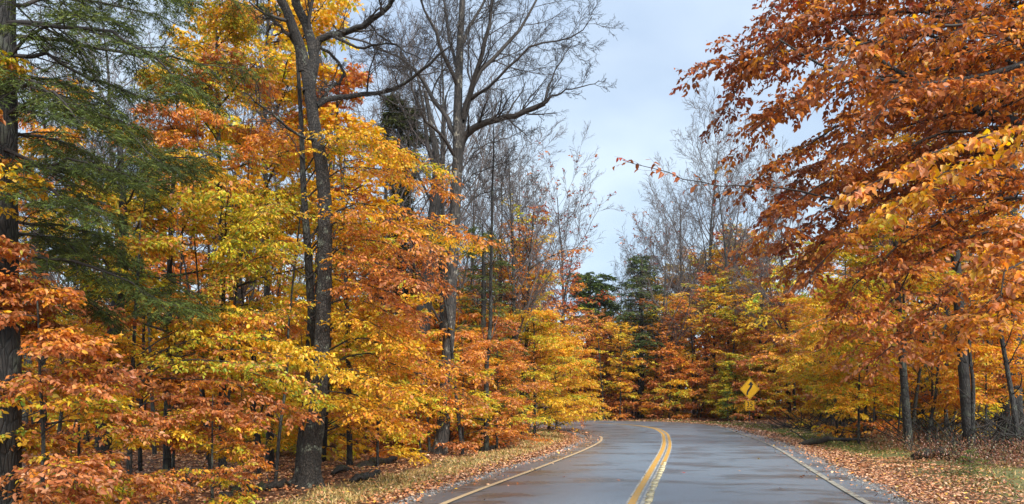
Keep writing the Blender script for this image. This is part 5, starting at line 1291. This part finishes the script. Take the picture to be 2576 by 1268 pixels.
# ------------------------------------------------------------------ fallen logs, brush
M_LOG = bark_mat('rotting_log', (.008, .006, .005), (.04, .03, .022), (.03, .045, .012), .3, scale=7)
def log(pts, r0, r1, label, stubs=2):
    p = []
    for u, v in pts:
        q = gpt(u, v); q[2] += r0 * .6; p.append(q)
    root = empty('fallen_log', p[0], label, 'log', 'fallen logs on the woodland floor')
    q = resample(np.column_stack([np.array(p), np.linspace(r0, r1, len(p))]), 14)
    q[:, :3] += rng.normal(0, .035, (14, 3)); q[:, 3] *= rng.uniform(.7, 1.2, 14); q[0, 3] *= .25; q[-1, 3] *= .2; q[1, 3] *= .7; q[-2, 3] *= .6
    g = Geo(); tubes(g, q[:, :3], q[:, 3], 10, rough=.16)
    n0 = g.n; g.add([q[0, :3], q[-1, :3]]); S = 10
    T = [[n0 - n0, (a + 1) % S, a] for a in range(S)]
    g.t.append(np.array([[n0, (a + 1) % S, a] for a in range(S)])); e = 13 * S
    g.t.append(np.array([[n0 + 1, e + a, e + (a + 1) % S] for a in range(S)]))
    link('stem', g.mesh('stem', M_LOG, True), root)
    S2, R2, *_ = grow(q[None, :, :3], q[None, :, 3], stubs * 2, .2, .95, 60, .25, 5, False, (0, 0, .12), .2, .35)
    for a in range(len(S2)):
        b = Geo(); tubes(b, S2[a], R2[a], 6); link('broken_branch', b.mesh('broken_branch', M_LOG, True), root)
log([(840, 1195), (930, 1170), (1010, 1150)], .14, .09, 'dark rotting log at the grass edge right of the maple foot')
log([(880, 1212), (960, 1195)], .1, .06, 'short blackened log nearest the grass, right of the maple foot')
log([(560, 1250), (640, 1235), (730, 1222)], .1, .07, 'thin dark log on the leaves left of the maple foot')
log([(1200, 1130), (1290, 1115)], .1, .07, 'dark log at the woods edge beyond the flaking trunk')
log([(2290, 1150), (2370, 1155), (2440, 1165)], .16, .12, 'black log lying between the two trunks on the right bank')
log([(2010, 1118), (2100, 1108), (2230, 1120)], .13, .07, 'grey fallen trunk with broken branches behind the right bank', 4)
log([(2350, 1120), (2450, 1105), (2560, 1112)], .12, .06, 'fallen stem tangled with brush at the far right', 4)

def brush():
    n = 4200; x, y = scatter(n * 6, 10, 32, 20, 46); s, d = road_side(x, y); k = (d > verge_width(x, y, s) + .4); x, y = x[k][:n], y[k][:n]; n = len(x)
    b = np.stack([x, y, gz(x, y)], 1); a = rng.uniform(0, 6.28, n)
    d_ = nrm(np.stack([np.cos(a), np.sin(a), rng.uniform(0, 1.0, n)], 1)); L_ = rng.uniform(.4, 2.4, n)[:, None]
    P = np.stack([b, b + d_ * L_ * .5 + rng.normal(0, .08, (n, 3)), b + d_ * L_ + rng.normal(0, .12, (n, 3))], 1)
    g = Geo(); tubes(g, P, np.linspace(1, .4, 3)[None] * rng.uniform(.01, .035, (n, 1)), 4)
    tag(link('dead_brush', g.mesh('dead_brush', M_LOG)), 'tangle of dead branches on the floor of the right woods', 'brush', kind='stuff')
brush()

# a few single leaves lying on the asphalt
for i, (u, v, c, lab) in enumerate(((2165, 1150, YEL, 'pale leaf on the asphalt right of the double line, farther one'), (2150, 1195, ORG, 'curled orange leaf nearest the right edge line on the road'),
        (2135, 1108, BRN, 'brown leaf by the right edge line towards the bend'), (1862, 1188, PCH, 'small light leaf on the road right of the double line'), (2060, 1165, PCH, 'small pale leaf in the middle of the right lane'), (1960, 1232, ORG, 'orange leaf low in the right lane near the bottom of the photo'), (1725, 1193, RED, 'dark leaf lying in the right lane near the double line'),
        (1560, 1212, BRN, 'brown leaf in the left lane just left of the double line'), (1420, 1205, DRY, 'dark leaf in the middle of the left lane'), (1905, 1158, YEL, 'yellow leaf in the right lane towards the bend'), (1448, 1110, DRY, 'dark leaf on the inner side of the bend'), (2010, 1205, BRN, 'brown leaf near the middle of the right lane'))):
    D_ = 2976.8 / (v - HV); x = (u - CX) / F * D_
    g = Geo(); a = rng.uniform(0, 6.28)
    fr = [np.array([[0, 0, 0.]]), np.array([[math.cos(a), math.sin(a), .1]]), np.array([[math.sin(a), -math.cos(a), .25]]), np.array([[0, 0, 1.]]), np.array([.085]), np.array([c]), .55]
    leaf_geo(g, fr, near=True)
    o = link('fallen_leaf', g.mesh('fallen_leaf', M_LITTER)); o.location = (x, D_, .036)
    tag(o, lab or 'single damp leaf lying on the asphalt', 'leaf', 'single leaves on the road')

# ------------------------------------------------------------------ road sign
def sign():
    D = 56.0; x = (1886 - CX) / F * D; z0 = gz1(x, D)
    root = empty('road_sign', (x, D, z0), 'yellow diamond curve warning sign with 35 plaque on a dark post', 'sign')
    m_y = plain_mat('sign_yellow', (.72, .38, .01), .4, 3, .06); m_b = plain_mat('sign_black', (.01, .01, .01), .5, 5, .1); m_p = plain_mat('sign_post', (.03, .025, .022), .6, 10, .4)
    def plate(pts, y, th, mat, name, par):
        n = len(pts); g = Geo()
        f = np.array([[a, y, b] for a, b in pts]); bk = f + [0, th, 0]
        me = bpy.data.meshes.new(name)
        me.from_pydata(np.vstack([f, bk]).tolist(), [], [list(range(n))[::-1], list(range(n, 2 * n))] + [[a, (a + 1) % n, n + (a + 1) % n, n + a] for a in range(n)])
        me.materials.append(mat); o = bpy.data.objects.new(name, me); COL.objects.link(o); o.parent = par; return o
    def post():
        w_ = .04
        return plate([(-w_, -.2), (w_, -.2), (w_, 3.1), (-w_, 3.1)], .03, .05, m_p, 'post', root)
    post()
    c = 2.60; h = .84
    r = .05
    dia = []
    for k in range(4):
        ang = math.pi / 2 * k
        for da in (-.5, 0, .5):
            rad_ = h - r * 1.41; cx, cz = math.cos(ang) * rad_, math.sin(ang) * rad_
            dia.append((cx + r * math.cos(ang + da * 1.2), c + cz + r * math.sin(ang + da * 1.2)))
    dp = plate(dia, 0, .012, m_y, 'diamond_panel', root)
    # black border (thin frame) as four bars
    for k in range(4):
        a0, a1 = math.pi / 2 * k, math.pi / 2 * (k + 1); o_, i_ = h * .93, h * .895
        q = [(math.cos(a0) * o_, c + math.sin(a0) * o_), (math.cos(a1) * o_, c + math.sin(a1) * o_), (math.cos(a1) * i_, c + math.sin(a1) * i_), (math.cos(a0) * i_, c + math.sin(a0) * i_)]
        plate(q, -.003, .002, m_b, 'border', dp)
    # reverse-curve arrow
    shaft = [(-.27, -.46), (-.13, -.46), (-.12, -.26), (.14, .08), (.20, .18), (.20, .30), (.33, .30), (.10, .60), (-.13, .30), (.04, .30), (.03, .22), (-.23, -.14), (-.27, -.28)]
    plate([(a, c + b) for a, b in shaft], -.004, .003, m_b, 'arrow', dp)
    pz = 1.33; pl = plate([(-.4, pz - .38), (.4, pz - .38), (.4, pz + .38), (-.4, pz + .38)], 0, .012, m_y, 'speed_plaque', root)
    for s_ in ((-.37, -.35, .37, -.33), (-.37, .33, .37, .35), (-.37, -.33, -.35, .33), (.35, -.33, .37, .33)):
        plate([(s_[0], pz + s_[1]), (s_[2], pz + s_[1]), (s_[2], pz + s_[3]), (s_[0], pz + s_[3])], -.003, .002, m_b, 'border', pl)
    for txt, zz, sz in (('35', pz - .1, .56), ('M.P.H.', pz - .29, .17)):
        cu = bpy.data.curves.new('lettering', 'FONT'); cu.body = txt; cu.size = sz; cu.align_x = 'CENTER'; cu.extrude = .002; cu.offset = .006
        o = bpy.data.objects.new('lettering', cu); COL.objects.link(o); o.parent = pl; o.location = (0, -.004, zz); o.rotation_euler = (math.pi / 2, 0, 0)
        cu.materials.append(m_b)
        me = bpy.data.meshes.new_from_object(o); o2 = bpy.data.objects.new('lettering', me); COL.objects.link(o2); o2.parent = pl; o2.location = o.location; o2.rotation_euler = o.rotation_euler
        bpy.data.objects.remove(o)
    root.scale = (.88, 1, .98)
    root.rotation_euler = (0, 0, -.12)
sign()
by = {}
for o in bpy.data.objects:
    if o.parent is None and 'label' in o and o.name.split('.')[0] in ('beech_bush', 'young_beech', 'broadleaf_tree', 'tree_stem', 'bare_tree'):
        by.setdefault(o['label'], []).append(o)
ORD = ('leftmost', 'second', 'third', 'fourth', 'fifth', 'sixth', 'seventh', 'eighth')
for lb, os_ in by.items():
    if len(os_) == 1: continue
    if len(os_) == 2:
        os_.sort(key=lambda o: o.location.y); ws = ('nearer of two', 'farther of two')
    else:
        os_.sort(key=lambda o: o.location.x / o.location.y); ws = [ORD[min(i, 7)] + (' of ' + str(len(os_)) if i == 0 else ' from left') for i in range(len(os_))]
    for o, t_ in zip(os_, ws): o['label'] = f'{lb}, {t_}'
for o in bpy.data.objects:
    if 'label' in o and len(o['label'].split()) > 16: o['label'] = o['label'].replace('between the grey and the mossy-footed trunk', 'between the right trunks').replace('mixed ', '').replace('right behind the forked hemlock', 'behind the forked hemlock').replace(' a little way in', '').replace('at the hidden left end', 'at the hidden end');  o['label'] = o['label'].replace('mixed yellow and orange', 'yellow and orange').replace('tall tree with red top', 'red-topped tree').replace(' well inside the woods', ' well inside').replace(' deep in the woods', ' deep in woods')
print('LONG', [o['label'] for o in bpy.data.objects if 'label' in o and len(o['label'].split()) > 16])
print('TRIS', sum(len(m.loop_triangles) or sum(max(0, p - 2) for p in [0]) for m in bpy.data.meshes), 'VERTS', sum(len(m.vertices) for m in bpy.data.meshes), 'OBJ', len(bpy.data.objects), 'POLYS', sum(len(m.polygons) for m in bpy.data.meshes))
